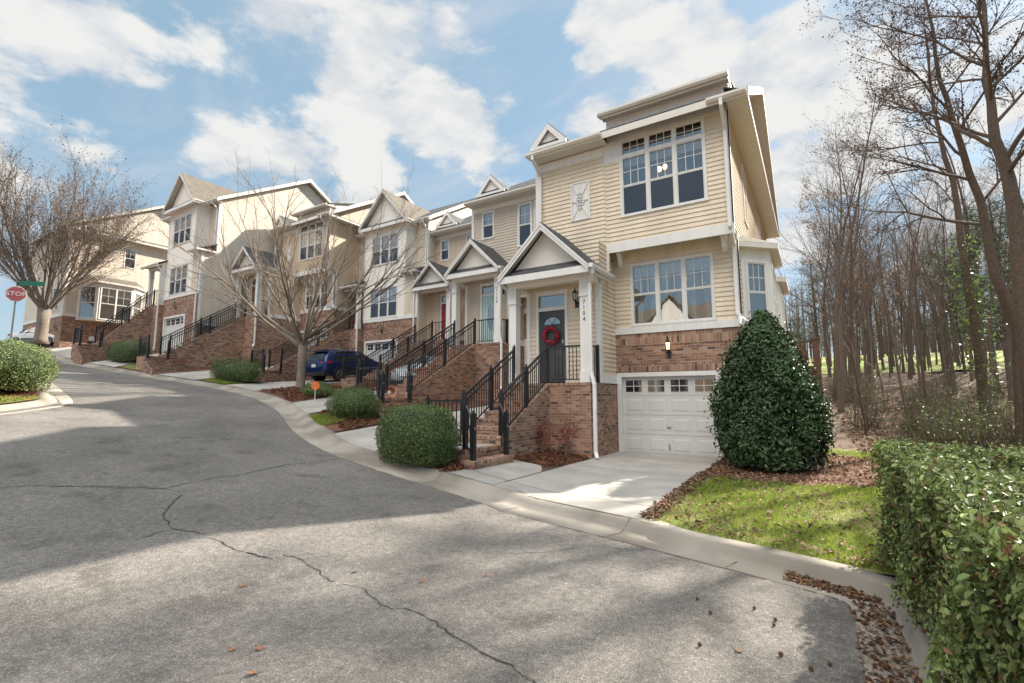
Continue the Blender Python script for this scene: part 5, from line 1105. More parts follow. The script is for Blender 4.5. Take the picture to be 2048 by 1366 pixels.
for i in range(22):
    if i < 6: px, d = (1850,1905,1960,1880,2010,1935)[i], (13.5,15,14,17,16.5,18.5)[i]; kind = 0
    else: px = wr.uniform(1620, 2060); d = wr.uniform(18, 38); kind = 1 if i % 2 else 2
    lat = (px-1024)/967*d; x, y = lat*.8475-d*.5308, d*.8475+lat*.5308
    if kind == 0: thicket('bright green leafy shrub just behind the hedge', x, y, .9, wr.uniform(1.1,1.8), 7, 'ivy', i, 90)
    elif kind == 1: thicket('tangle of bare brown brush in the wood', x, y, 1.3, wr.uniform(1.0,2.2), 1, 'litter', i, 70, .07)
    else: thicket('loose green bush among the bare trunks', x, y, 1.2, wr.uniform(1.2,2.4), 5, 'ivy', i, 100)
# far tree line as one mass of fine trunks and twigs
def far_wood():
    V = []; F = []; m = MB(); r = random.Random(77)
    for k in range(700):
        px = r.uniform(1480, 2700); d = r.uniform(74, 125); lat = (px-1024)/967*d; x, y = lat*.8475-d*.5308, d*.8475+lat*.5308; z = g(x, y); h = r.uniform(8,15)
        m.tube([(x,y,z-.5), (x+r.gauss(0,.4),y,z+h)], [.16,.03], 4, cap=False)
        for j in range(15):
            f = r.uniform(.15,1); a = r.uniform(0,6.3); L = r.uniform(1.2,3.2)*(1.2-f); q = Vector((x,y,z+h*f)); e = q+Vector((math.cos(a)*L, math.sin(a)*L, L*r.uniform(.4,1.2))); m.tube([q, e], [.045,.015], 3, cap=False)
            for jj in range(2): p2 = q.lerp(e, r.uniform(.4,1)); m.tube([p2, p2+Vector((r.gauss(0,.7), r.gauss(0,.7), r.uniform(.2,1.1)))], [.02,.01], 3, cap=False)
    obj('far_wood', m, M['far'], kind='stuff')
far_wood()

# ------------------------------------------------------------ grass, litter
def grass(name, n, xr, yr, ok, hgt=.055, w=.006, mat='blade', dz=.02):
    x = rng.uniform(*xr, n); y = rng.uniform(*yr, n); k = ok(x, y); x, y = x[k], y[k]; n = len(x)
    z = H(x, y)+dz; a = rng.uniform(0, 2*math.pi, n); h = hgt*rng.uniform(.5,1.5,n)*(1+.35*np.sin(x*2.1+y*1.3)*np.sin(y*2.7-x)); l = rng.normal(size=(n,2))*.45*h[:,None]
    dx, dy = np.cos(a)*w/2, np.sin(a)*w/2; b0 = np.stack([x-dx, y-dy, z], 1); b1 = np.stack([x+dx, y+dy, z], 1); t = np.stack([x+l[:,0], y+l[:,1], z+h], 1)
    npmesh(name, np.stack([b0, b1, t], 1).reshape(-1, 3), np.arange(3*n).reshape(-1, 3), M[mat], kind='stuff')
def lawn_ok(x, y):
    front = (y > ky(x)+.55) & ~((x > .55) & (y < 6.6)); mulch = (y > 10.35+.18*(x+.6)**2*np.where(x > -.6, 1, .2)+.1*np.sin(7*x)) & (x < 1.42) & (y < 15.8-.72*np.maximum(0, x)**2+.2*np.sin(5*x))
    pat = .5+.5*np.sin(x*1.7+1)*np.sin(y*1.3+x*.7); edge = np.clip((x+2.0)/.35, 0, 1)
    return front & ~mulch & (x > -2.0) & (rng.random(len(x)) < (.22+.78*pat)*edge)
grass('lawn_grass', 120000, (-2.05,3.2), (5.9,11.2), lawn_ok, .05, .0075); grass('lawn_grass', 45000, (-.2,6), (10.5,17.5), lambda x, y: lawn_ok(x, y) & (y < np.interp(x, [-1.3,0,2,3,6], [14,17.3,17.6,16,14])), .05, .011)
grass('verge_grass', 16000, (-13,-11.3), (7.5,10.5), lambda x, y: (y > ky(x)+.74) & (y < ky(x)+1.45), .05, .012, dz=.04); grass('verge_grass', 9000, (-25.2,-23.3), (12,14), lambda x, y: (y > ky(x)+.74) & (y < ky(x)+1.6), .05, .02, dz=.04); grass('verge_grass', 9000, (-31.8,-28.6), (12,14), lambda x, y: (y > ky(x)+.74) & (y < ky(x)+1.4), .05, .02, dz=.04)
n = 14000; x = rng.uniform(-18.2,-15.7,n); y = rng.uniform(1,5.4,n); ie = np.interp(x+.25, np.array(ip)[:,0], np.array(ip)[:,1]); k = (y < ie-.66) & (y > ie-1.4); x, y = x[k], y[k]; a = rng.uniform(0,6.28,len(x)); z = zs(x)+.145; h = .06*rng.uniform(.5,1.4,len(x))
npmesh('island_grass', np.stack([np.stack([x-.006*np.cos(a), y-.006*np.sin(a), z], 1), np.stack([x+.006*np.cos(a), y+.006*np.sin(a), z], 1), np.stack([x+.02*rng.normal(size=len(x)), y+.02*rng.normal(size=len(x)), z+h], 1)], 1).reshape(-1,3), np.arange(3*len(x)).reshape(-1,3), M['blade'], kind='stuff')
def litter(name, n, pts, size, mat, tilt=.35, asp=.6):
    V, F = leafquads(pts, np.tile([[0,0,1.]], (len(pts),1)), size, tilt, asp, .5); npmesh(name, V, F, M[mat], kind='stuff')
def scatter(n, xr, yr, ok, dz=.045):
    x = rng.uniform(*xr, n); y = rng.uniform(*yr, n); k = ok(x, y); return np.stack([x[k], y[k], H(x[k], y[k])+dz], 1)
litter('leaf_litter', 0, np.concatenate([
   scatter(5200, (-2.1,1.5), (10.0,15.8), lambda x, y: (y > 10.3+.18*(x+.6)**2*np.where(x > -.6, 1, .2)) & (y < 15.8-.72*np.maximum(0,x)**2) & ((x > -1.5) | (y < 13.5)), .05),
   scatter(900, (-2.0,.7), (5.9,10.5), lambda x, y: (y > ky(x)+.7), .055),
   scatter(900, (-2.12,-1.9), (6.4,11), lambda x, y: y > ky(x)+.7, .05), scatter(500, (-1.5,.55), (5.8,7), lambda x, y: (y > ky(x)+.66) & (y < ky(x)+.9), .06)]), .075, 'litter')
litter('wood_litter', 0, scatter(30000, (1,34), (13,48), lambda x, y: rng.random(len(x)) < np.clip(26/(x*x*.02+y), 0, 1), .05), .16, 'litter', .5)
litter('pine_straw', 0, np.concatenate([scatter(2600, (-8,-5.9), (7.2,8.3), lambda x, y: y > ky(x)+.6, .05), scatter(2200, (-7,-4.9), (9.5,11.6), lambda x, y: (x > -6.05), .05), scatter(5200, (-13.4,-10.3), (7.6,12), lambda x, y: y > ky(x)+1.1, .05), scatter(5000, (-20.4,-16.4), (10.5,15), lambda x, y: y > ky(x)+.75, .05)]), .10, 'straw', .4, .16)
n = 2600; x = rng.uniform(-22,-15.7,n); ie = np.interp(x+.25, np.array(ip)[:,0], np.array(ip)[:,1]); y = ie-rng.uniform(.7,3.4,n); litter('island_litter', 0, np.stack([x, y, zs(x)+.15], 1), .10, 'straw', .4, .3)
# ------------------------------------------------------------ cars
def car(name, label, loc, rz, paint, suv=True, slope=0.0):
    """built nose towards +Y, then turned"""
    L = 4.65 if suv else 4.6; W = .92 if suv else .90; Hh = 1.70 if suv else 1.45; zb = .30
    t = thing(name, label, 'car', (0,0,0))
    # stations: y, z bottom, z belt, z roof, half width, roof half width
    belt = 1.06 if suv else .95
    if suv: st = [(0,.55,.80,.82,.70,.66),(.05,.42,.98,1.0,.84,.74),(.12,.36,belt,1.22,.90,.74),(.38,.32,belt,1.62,.92,.70),(.75,.30,belt,1.68,.92,.69),(1.6,.30,belt,1.70,.92,.68),(2.4,.30,belt-.01,1.64,.92,.68),(2.9,.30,belt-.03,1.38,.92,.72),(3.35,.30,belt-.05,1.03,.91,.78),(3.9,.32,.92,.95,.89,.70),(4.4,.38,.78,.82,.82,.60),(4.65,.45,.62,.66,.62,.45)]
    else: st = [(0,.50,.74,.76,.68,.60),(.06,.38,.90,.93,.82,.70),(.25,.32,belt,.99,.87,.70),(.75,.28,belt,1.05,.90,.70),(1.25,.27,belt,1.38,.90,.62),(1.8,.27,belt,1.45,.90,.60),(2.4,.27,belt-.02,1.42,.90,.60),(2.9,.27,belt-.04,1.18,.90,.66),(3.3,.27,belt-.06,.95,.89,.72),(3.9,.29,.82,.85,.87,.66),(4.35,.35,.70,.73,.80,.56),(4.6,.42,.56,.60,.60,.42)]
    def sec(s):
        y, b, be, ro, w, rw = s; lo = [(w*.80,b),(w*.97,b+.10),(w,b+(be-b)*.45),(w*.985,be-.08),(w*.945,be)]; up = [(rw+(w*.945-rw)*.35, be+(ro-be)*.62),(rw*.96, ro-.05 if ro-be > .12 else be+(ro-be)*.7),(rw*.75, ro),(0,ro+.012)]
        h = lo+up; return [(x,y,z) for x, z in h]+[(-x,y,z) for x, z in h[::-1][1:]]
    m = MB(); S_ = [sec(s) for s in st]; k = len(S_[0])
    for s in S_: m.v += s
    for i in range(len(S_)-1):
        for j in range(k-1): a = i*k+j; m.f.append((a, a+1, a+k+1, a+k))
        m.f.append((i*k+k-1, i*k, (i+1)*k, (i+1)*k+k-1))
    m.f.append(tuple(range(k-1,-1,-1))); m.f.append(tuple((len(S_)-1)*k+j for j in range(k)))
    body = obj('car_body', m, M[paint], t, smooth=True)
    md = body.modifiers.new('sub', 'SUBSURF'); md.levels = 1; md.render_levels = 1
    def surf(y):   # interpolated section
        ys = [s[0] for s in st]; return [np.interp(y, ys, [s[q] for s in st]) for q in range(1,6)]
    def side(y, f, d=.012):   # point on the glasshouse side, f 0 belt .. 1 roof edge
        b, be, ro, w, rw = surf(y); x0, x1 = w*.945, rw*.96; return (x0+(x1-x0)*f+d, y, be+(ro-.05-be)*f)
    gm = MB()
    wins = [((.62,1.32),(.72,1.34)),((1.38,2.28),(1.38,2.28)),((2.34,3.0),(2.34,2.72))] if suv else [((.95,1.45),(1.28,1.46)),((1.52,2.25),(1.52,2.25)),((2.31,3.0),(2.31,2.7))]
    for lo, up in wins:
        for sgn in (1,-1):
            n = 5; P = [side(lo[0]+(lo[1]-lo[0])*i/n, .10) for i in range(n+1)]; Q = [side(up[0]+(up[1]-up[0])*i/n, .86) for i in range(n+1)]
            for i in range(n):
                q = [P[i],P[i+1],Q[i+1],Q[i]]; gm.quad(*[(sgn*p[0],p[1],p[2]) for p in (q if sgn > 0 else q[::-1])])
    def rearp(x, z):
        if suv: ys = np.interp(z, [1.0,1.22,1.62], [.05,.12,.36])
        else: ys = np.interp(z, [.98,1.05,1.38,1.45], [.25,.75,1.22,1.5])
        return (x, ys-.014, z+(.016 if not suv else 0))
    zl, zh = (1.13,1.52) if suv else (1.06,1.36)
    n = 6
    for i in range(n):
        a, b = -1+2*i/n, -1+2*(i+1)/n; wl, wh = (.68,.58) if suv else (.62,.52); gm.quad(rearp(a*wl,zl), rearp(b*wl,zl), rearp(b*wh,zh), rearp(a*wh,zh))
    ws = [(2.62,1.50),(3.22,1.08)] if suv else [(2.62,1.31),(3.2,.99)]
    for i in range(n):
        a, b = -1+2*i/n, -1+2*(i+1)/n; gm.quad((a*.56,ws[0][0],ws[0][1]+.03), (a*.68,ws[1][0],ws[1][1]+.03), (b*.68,ws[1][0],ws[1][1]+.03), (b*.56,ws[0][0],ws[0][1]+.03))
    obj('car_window', gm, M['carglass'], t, smooth=True)
    r = .36 if suv else .33
    for sx in (1,-1):
        for y in (.92,3.72) if suv else (.95,3.68):
            w = MB(); x = sx*(W-.09); w.tube([(x-.11,y,r),(x-.10,y,r),(x+.10,y,r),(x+.115,y,r)], [r-.03,r,r,r-.025], 24); o = obj('wheel', w, M['tyre'], t); q = MB(); xo = x+sx*.112
            q.tube([(xo-.004*sx,y,r),(xo+.004*sx,y,r)], [r*.70,r*.70], 24)
            rm = MB()
            for kk in range(5):
                a = kk*2*math.pi/5
                for da in (-.16,.16): rm.bar((xo+.012*sx,y+.05*math.cos(a),r+.05*math.sin(a)), (xo+.012*sx,y+r*.68*math.cos(a+da),r+r*.68*math.sin(a+da)), .035, .02)
            rm.tube([(xo+.005*sx,y,r),(xo+.022*sx,y,r)], [.06,.05], 12); ring = [(xo+.010*sx,y+r*.69*math.cos(a),r+r*.69*math.sin(a)) for a in np.linspace(0,2*math.pi,25)]; rm.tube(ring, .018, 5, cap=False)
            obj('hub', q, M['plastic'], o); obj('rim', rm, M['rim'], o)
            ar = MB(); arc = [(sx*(W*.985),y+(r+.05)*math.cos(a),r+(r+.05)*math.sin(a)) for a in np.linspace(-.15,math.pi+.15,16)]; ar.tube(arc, .045, 6); obj('wheel_arch', ar, M['plastic'] if suv else M[paint], t)
    for sx in (1,-1):
        l = MB(); z0, z1 = (.93,1.10) if suv else (.78,.94); ys = lambda x, z: (np.interp(z, [.8,1.0,1.22], [0,.05,.12]) if suv else np.interp(z, [.74,.92], [0,.06]))
        P = [(.44,z0+.05),(.60,z0+.02),(.80,z0),(.80,z1),(.60,z1-.01),(.44,z1-.05)]; yy = .0
        F = [(sx*x, float(ys(x,z))-.03+(.10 if x > .7 else .02), z) for x, z in P]; B = [(p[0]*.99, p[1]+.12, p[2]) for p in F]; l.prism(F, B)
        S1 = [(sx*(W-.035), .16, z0+.02),(sx*(W-.005), .46, z0+.09),(sx*(W-.005), .46, z1-.02),(sx*(W-.05), .16, z1)]; l.prism(S1, [(p[0]-sx*.08, p[1], p[2]) for p in S1]); obj('tail_light', l, M['tail'], t)
        mr = MB(); mr.ball((sx*(W+.09),2.95,1.08 if suv else .98), .1, 10, 6, (1.1,.6,.75)); mr.bar((sx*(W-.06),2.98,1.03 if suv else .93),(sx*(W+.05),2.95,1.05 if suv else .95),.05); obj('wing_mirror', mr, M[paint], t, smooth=True)
        hl = MB(); hl.ball((sx*.62,4.36 if suv else 4.3,.74 if suv else .66), .13, 10, 6, (1.2,.9,.6)); obj('headlight', hl, M['chrome'], t)
        for y in (1.5,2.4):
            dh = MB(); dh.bar((sx*(W+.008),y,.98 if suv else .88),(sx*(W+.008),y+.2,.98 if suv else .88),.03); obj('door_handle', dh, M[paint], t)
        sl = MB(); bm = [(sx*(W+.002), y, .52) for y in (1.35,3.25)]; sl.bar(bm[0], bm[1], .04, .10); obj('sill_trim', sl, M['plastic'], t)
        if suv:
            rr = MB(); rr.tube([(sx*.60,.75,1.70),(sx*.62,.9,1.76),(sx*.62,2.1,1.77),(sx*.61,2.4,1.70)], .022, 6); obj('roof_rail', rr, M['chrome'], t)
            wl = MB(); P = [side(y,.06,.018) for y in np.linspace(.62,3.1,14)]; wl.tube([(sx*p[0],p[1],p[2]) for p in P], .014, 5); P2 = [side(y,.93,.016) for y in np.linspace(.72,2.7,14)]; wl.tube([(sx*p[0],p[1],p[2]) for p in P2], .011, 5); obj('window_trim', wl, M['chrome'], t)
    b = MB()
    if suv:
        b.prism([(-.80,.0,.36),(.80,.0,.36),(.86,.0,.56),(-.86,.0,.56)], [(-.86,.2,.34),(.86,.2,.34),(.90,.2,.56),(-.90,.2,.56)]); obj('bumper', b, M['plastic'], t); c = MB(); c.box(-.62,.62,-.02,.01,.42,.47); c.box(-.42,.42,.02,.06,.985,1.02); obj('bumper_trim', c, M['chrome'], t)
        sp = MB(); sp.prism([(-.62,.16,1.66),(.62,.16,1.66),(.64,.5,1.69),(-.64,.5,1.69)], [(-.62,.16,1.635),(.62,.16,1.635),(.64,.5,1.63),(-.64,.5,1.63)]); obj('spoiler', sp, M[paint], t)
    else:
        b.prism([(-.78,-.01,.32),(.78,-.01,.32),(.82,-.01,.46),(-.82,-.01,.46)], [(-.82,.15,.32),(.82,.15,.32),(.86,.15,.46),(-.86,.15,.46)]); obj('bumper', b, M['plastic'], t)
    pl = MB(); z = .80 if suv else .66; pl.box(-.16,.16,-.02 if suv else -.025,.03,z,z+.16); obj('number_plate', pl, M['plate'], t)
    t.location = loc; t.rotation_euler = (slope,0,rz); return t
def on_drive(x, y, dz=.03): return (x, y, float(H(x, y))+dz)
car('parked_suv', 'dark blue SUV parked on the driveway behind the bare street tree', on_drive(-21.7,15.55,.0), 0, 'blue', True, .085)
car('parked_car', 'silver car with red tail light behind the black stair railings', on_drive(-15.05,15.2,.0), 0, 'silver', False, .12)
car('parked_car', 'white car at left edge beside the stop sign', (-55.2,11.6,float(H(-55.2,12.5))), R(-60), 'white', False)
car('parked_car', 'white car half hidden behind trunk of the tall vase shaped tree', (-50.2,14.2,float(H(-50.2,14.2))), R(65), 'white', False)

# ------------------------------------------------------------ signs and small things
def stop_sign():
    x, y = -33.6, 6.85; z = float(zs(x))+.15; t = thing('stop_sign', 'faded red stop sign on a post at the left edge', 'sign', (x,y,z)); p = MB(); p.box(x-.03,x+.03,y-.03,y+.03,z-.2,z+3.95); obj('post', p, M['pole'], t)
    n = Vector((.93,-.37,0)).normalized(); u = Vector((-n.y, n.x, 0)); c = Vector((x,y,z+3.35))+n*.05
    def octa(r, d): return [c+u*(r*math.cos(R(22.5+45*k)))+Vector((0,0,r*math.sin(R(22.5+45*k))))+n*d for k in range(8)]
    w = MB(); w.prism(octa(.41,-.012), octa(.41,0)); f = obj('sign_face', w, M['offwhite'], t); r = MB(); r.prism(octa(.375,.0005), octa(.375,.005)); obj('red_field', r, M['stop'], f); text_mesh('lettering', 'STOP', .30, M['offwhite'], c+n*.007, u, f)
    s = thing('street_sign', 'green street name blade on top of the stop sign post', 'sign', (x,y,z+3.9)); e = Vector((.72,.69,0)).normalized(); a = Vector((x,y,z+3.92)); b = MB(); m = MB(); h = .11
    b.prism([a+Vector((0,0,-h))+n*.01, a+e*1.15+Vector((0,0,-h))+n*.01, a+e*1.15+Vector((0,0,h))+n*.01, a+Vector((0,0,h))+n*.01], [a+Vector((0,0,-h))-n*.01, a+e*1.15+Vector((0,0,-h))-n*.01, a+e*1.15+Vector((0,0,h))-n*.01, a+Vector((0,0,h))-n*.01]); obj('sign_blade', b, M['signgreen'], s)
    br = MB(); br.box(x-.05,x+.05,y-.05,y+.05,z+3.86,z+4.0); obj('bracket', br, M['pole'], s)
stop_sign()
def yard_sign():
    x, y = -15.75, 11.35; z = g(x,y); t = thing('yard_sign', 'small orange octagonal yard sign on a stake in the mulch', 'sign', (x,y,z)); n = Vector((.75,-.66,0)).normalized(); u = Vector((-n.y,n.x,0)); c = Vector((x,y,z+.62)); s = MB(); s.box(x-.01,x+.01,y-.01,y+.01,z-.1,z+.6); obj('stake', s, M['offwhite'], t)
    def octa(r, d): return [c+u*(r*math.cos(R(22.5+45*k)))+Vector((0,0,r*1.1*math.sin(R(22.5+45*k))))+n*d for k in range(8)]
    f = MB(); f.prism(octa(.15,0), octa(.15,.012)); o = obj('sign_face', f, M['orange'], t); b = MB(); b.prism([c+u*a+Vector((0,0,q))+n*.013 for a, q in ((-.09,-.025),(.09,-.025),(.09,.025),(-.09,.025))], [c+u*a+Vector((0,0,q))+n*.015 for a, q in ((-.09,-.025),(.09,-.025),(.09,.025),(-.09,.025))]); obj('pale_band', b, M['terracotta'], o)
yard_sign()
def stake_light(label, x, y):
    z = g(x,y); t = thing('stake_light', label, 'garden light', (x,y,z)); m = MB(); m.tube([(x,y,z-.05),(x,y,z+.3)], .012, 6); obj('stake', m, M['pole'], t); l = MB(); l.lathe((x,y,z+.3), [(.03,0),(.055,.06),(.055,.18),(.07,.19),(.01,.23)], 10); obj('lamp_head', l, M['offwhite'], t)
stake_light('small white stake light in front of the long low boxwood shrub', -23.0, 13.45); stake_light('small white stake light beside the clipped boxwood with brown patch', -29.9, 11.95)
def pot():
    x, y, z = -12.3, 11.75, 1.56; t = thing('broken_pot', 'broken terracotta pot lying on the landing beside the leaning gate', 'pot', (x,y,z)); m = MB(); n = 14; c = Vector((x,y,z+.16)); ax = Vector((.8,-.45,.2)).normalized(); ref = ax.orthogonal().normalized(); o2 = ax.cross(ref)
    for (r0,h0,r1,h1) in ((.12,0,.17,.22),(.17,.22,.195,.22),(.195,.22,.195,.28),(.195,.28,.15,.26),(.15,.26,.10,.02)):
        for k in range(n):
            if k in (3,4,5) and h0 > .1: continue
            a, b = 2*math.pi*k/n, 2*math.pi*(k+1)/n; P = lambda r, h, q: c+ax*h+ref*(r*math.cos(q))+o2*(r*math.sin(q)); m.quad(P(r0,h0,a), P(r0,h0,b), P(r1,h1,b), P(r1,h1,a))
    obj('pot_wall', m, M['terracotta'], t)
    s = MB(); s.quad((x-.1,y+.1,z+.012),(x+.1,y-.05,z+.012),(x+.16,y+.06,z+.05),(x,y+.14,z+.04)); obj('shard', s, M['terracotta'], t)
pot()
def deck():
    t = thing('wooden_deck', 'brown timber deck with railing behind the nearest house', 'deck', (-.6,23,0)); x0, x1, y0, y1, zf = -1.45, .18, 21.6, 25.5, 2.75
    m = MB()
    for i in range(11): m.box(x0, x1, y0+i*.36, y0+i*.36+.34, zf-.03, zf)
    m.box(x0, x1+.02, y0-.04, y0, zf-.28, zf+.01); m.box(x1, x1+.04, y0, y1, zf-.28, zf+.01); obj('deck_floor', m, M['wood'], t); r = MB()
    for x, y in ((x1-.03,y0+.03),(x0+.1,y0+.03),(x1-.03,y1-.05)): r.box(x-.12,x+.12,y-.12,y+.12,-.3,zf+1.02); r.box(x-.15,x+.15,y-.15,y+.15,zf+1.02,zf+1.08)
    obj('deck_post', r, M['wood'], t); s = MB(); s.box(x0,x1,y0-.02,y0+.05,zf+.92,zf+1.0); s.box(x0,x1,y0-.01,y0+.04,zf+.1,zf+.17); s.box(x1-.04,x1+.03,y0,y1,zf+.92,zf+1.0); s.box(x1-.03,x1+.02,y0,y1,zf+.1,zf+.17)
    for i in range(12): x = x0+.12+i*.12; s.box(x-.02,x+.02,y0,y0+.035,zf+.17,zf+.92)
    for i in range(26): y = y0+.2+i*.14; s.box(x1-.02,x1+.015,y-.02,y+.02,zf+.17,zf+.92)
    obj('deck_rail', s, M['wood'], t); k = MB()
    for i in range(11): k.box(x1-.05,x1-.02,y0,y1,.2+i*.22,.2+i*.22+.2); k.box(x0,x1-.05,y0+.0,y0+.03,.2+i*.22,.2+i*.22+.2)
    obj('deck_skirt', k, M['wood'], t); f = MB(); f.box(-1.0,-.15,23.2,24.0,zf,zf+.75); f.box(-.95,-.2,24.0,24.06,zf+.7,zf+1.05); obj('deck_chair', f, M['wood'], t)
deck()
# fallen things on the pavement: each leaf and pod is its own object
def leaf_proto():
    m = MB(); o = [(0,0,.004),(.012,.022,.012),(.034,.03,.016),(.024,.05,.01),(.0,.075,.022),(-.024,.05,.012),(-.034,.03,.02),(-.012,.022,.01)]
    for i in range(1,7): m.quad((0,.03,.003), o[i], o[i+1])
    m.quad((0,.03,.003), o[0], o[1]); m.quad((0,.03,.003), o[7], o[0]); m.tube([(0,0,.004),(.004,-.03,.012)], .0012, 4); return obj('fallen_leaf', m, M['leafred'])
M['leafred'] = pm('fallen_leaf_brown', (.24,.105,.05), .7, 20, .3)
LP = [(-3.62,2.02),(-3.45,2.1),(-3.15,1.95),(-3.35,1.6),(-2.6,1.45),(-4.05,3.5),(-4.55,2.6),(-3.3,3.65),(-1.62,1.95),(-1.35,1.25),(-2.05,1.1),(-.95,1.12),(-1.1,2.9),(-.55,2.3),(-.6,3.9),(-2.9,4.1)]
p0 = leaf_proto()
for i, (x, y) in enumerate(LP):
    o = p0 if i == 0 else dup(p0, (0,0,0)); o.location = (x, y, float(zs(x))+.002); o.rotation_euler = (rng.normal()*.15, rng.normal()*.15, rng.uniform(0,6.3)); o.scale = (rng.uniform(.55,.95),)*3
    tag(o, 'curled brown fallen leaf lying on the asphalt', 'leaf', 'fallen leaves on the street')
def pod_proto():
    m = MB(); c = (0,0,.017); m.ball(c, .0125, 8, 6)
    for i in range(46):
        z = 1-2*(i+.5)/46; a = i*2.39996; r = math.sqrt(1-z*z); d = Vector((r*math.cos(a), r*math.sin(a), z)); b = Vector(c)+d*.011; s = d.orthogonal().normalized()*.0028; s2 = d.cross(s)
        for k in range(3): q = [s*math.cos(2.094*j)+s2*math.sin(2.094*j) for j in (k,k+1)]; m.quad(b+q[0], b+q[1], b+d*.010)
    return obj('seed_pod', m, M['cone'])
pp = pod_proto(); first = True; PODS = []
for i in range(150):
    u = rng.random()
    if u < .62: y = rng.uniform(2.3,5.3); x = .16+rng.uniform(0,.34)*rng.uniform(.4,1.); z = -.195
    elif u < .90: s = rng.random(); x = .45-s*.75; y = float(ky(x))+.08+rng.uniform(0,.30); z = -.193
    else: x = rng.uniform(-1.0,.15); y = rng.uniform(2.2,5.0); z = -.2
    PODS.append((x,y,z))
for x, y, z in PODS:
    o = pp if first else dup(pp, (0,0,0)); first = False; o.location = (x,y,z); o.rotation_euler = (rng.uniform(0,6),rng.uniform(0,6)*0,rng.uniform(0,6)); o.scale = (rng.uniform(.8,1.1),)*3
    if o.rotation_euler[0]: o.rotation_euler[0] = 0
    tag(o, 'spiky brown seed pod lying in the gutter by the hedge', 'seed pod', 'seed pods along the gutter')
n = 1500; x = .17+rng.random(n)*.36; y = rng.uniform(2,5.3,n); x2 = .5-rng.random(n)*.85; y2 = ky(x2)+.1+rng.random(n)*.32
litter('gutter_litter', 0, np.concatenate([np.stack([x,y,np.full(n,-.186)],1), np.stack([x2,y2,np.full(n,-.184)],1)]), .05, 'litter', .4, .35)

# ------------------------------------------------------------ sky, sun, camera
SUN_EL, SUN_AZ = R(36.5), R(24)      # azimuth measured from +Y towards +X
w = bpy.data.worlds.new('World'); S.world = w; w.use_nodes = True; nt = w.node_tree; Lk = nt.links.new; bg = nt.nodes['Background']
sky = N(nt, 'ShaderNodeTexSky', sky_type='NISHITA'); sky.sun_disc = False; sky.sun_elevation = SUN_EL; sky.sun_rotation = SUN_AZ; sky.air_density = 1.0; sky.dust_density = .6; sky.ozone_density = 1.5
tc = N(nt, 'ShaderNodeTexCoord'); nrm = N(nt, 'ShaderNodeVectorMath', operation='NORMALIZE'); Lk(tc.outputs['Generated'], nrm.inputs[0]); V0 = nrm.outputs[0]
def vm(op, a, b=None, s=None):
    n = N(nt, 'ShaderNodeVectorMath', operation=op)
    for i, v in enumerate((a, b)):
        if v is None: continue
        if isinstance(v, (tuple, list)): n.inputs[i].default_value = v
        else: Lk(v, n.inputs[i])
    return n
def mm(op, a, b=None, c=None, clamp=False):
    n = N(nt, 'ShaderNodeMath', operation=op, use_clamp=clamp)
    for i, v in enumerate((a, b, c)):
        if v is None: continue
        if isinstance(v, (int, float)): n.inputs[i].default_value = v
        else: Lk(v, n.inputs[i])
    return n.outputs[0]
sp = N(nt, 'ShaderNodeSeparateXYZ'); Lk(V0, sp.inputs[0]); den = mm('ADD', mm('MAXIMUM', sp.outputs[2], 0), .32); inv = mm('DIVIDE', 1.0, den)
cx = N(nt, 'ShaderNodeCombineXYZ'); Lk(mm('MULTIPLY', sp.outputs[0], inv), cx.inputs[0]); Lk(mm('MULTIPLY', sp.outputs[1], inv), cx.inputs[1]); Lk(mm('MULTIPLY', sp.outputs[2], 1.6), cx.inputs[2]); CV = cx.outputs[0]
def noise(vec, s, d, r, dist=0):
    n = N(nt, 'ShaderNodeTexNoise'); n.inputs['Scale'].default_value = s; n.inputs['Detail'].default_value = d; n.inputs['Roughness'].default_value = r; n.inputs['Distortion'].default_value = dist; Lk(vec, n.inputs[0]); return n.outputs['Fac']
def wdir(px, py):
    lat = (px-1024)/961; up = (683-py)/961; cp, s_ = math.cos(R(6.65)), math.sin(R(6.65)); f = cp-up*s_; z = s_+up*cp; v = Vector((lat*.8475-f*.5308, f*.8475+lat*.5308, z)).normalized(); return tuple(v)
# cloud banks: direction, angular radius, weight
CL = [((560,40),.20,.9),((760,70),.20,1.0),((900,60),.13,.8),((700,190),.20,1.0),((860,240),.17,1.0),((960,300),.17,.9),((590,330),.15,1.0),((740,350),.15,1.0),((450,300),.10,.8),((1230,70),.13,1.0),((1320,110),.12,.9),((1420,80),.12,.7),((1600,200),.20,1.15),((1700,300),.18,1.1),((1580,330),.15,1.0),((1190,250),.10,.9),((80,50),.14,.8),((180,80),.13,.7),((20,160),.07,.6),((1900,420),.16,.9),((1640,460),.16,.8),((-300,200),.3,.8),((2400,200),.35,1.0),((620,420),.12,.6)]
acc = None
for (p, rad, wgt) in CL:
    d = vm('DISTANCE', V0, wdir(*p)).outputs['Value']; q = mm('MULTIPLY', mm('SUBTRACT', 1.0, mm('DIVIDE', d, rad*1.08), clamp=True), wgt); q = mm('POWER', q, .9)
    acc = q if acc is None else mm('MAXIMUM', acc, q)
big = noise(CV, 4.6, 10, .58, .15); bg2 = noise(CV, 1.1, 3, .5)
back = mm('MULTIPLY', mm('SUBTRACT', .15, sp.outputs[1], clamp=True), mm('MULTIPLY', mm('SUBTRACT', sp.outputs[2], .52, clamp=True), 12.0))      # unseen bright cloud added behind the camera to fill the shaded fronts
lowback = mm('MULTIPLY', mm('MULTIPLY', mm('SUBTRACT', .1, sp.outputs[1], clamp=True), mm('SUBTRACT', .60, sp.outputs[2], clamp=True)), 3.0)
field = mm('SUBTRACT', mm('ADD', mm('MAXIMUM', acc, mm('MULTIPLY', bg2, back)), mm('MULTIPLY', mm('SUBTRACT', big, .5), 2.1)), lowback)
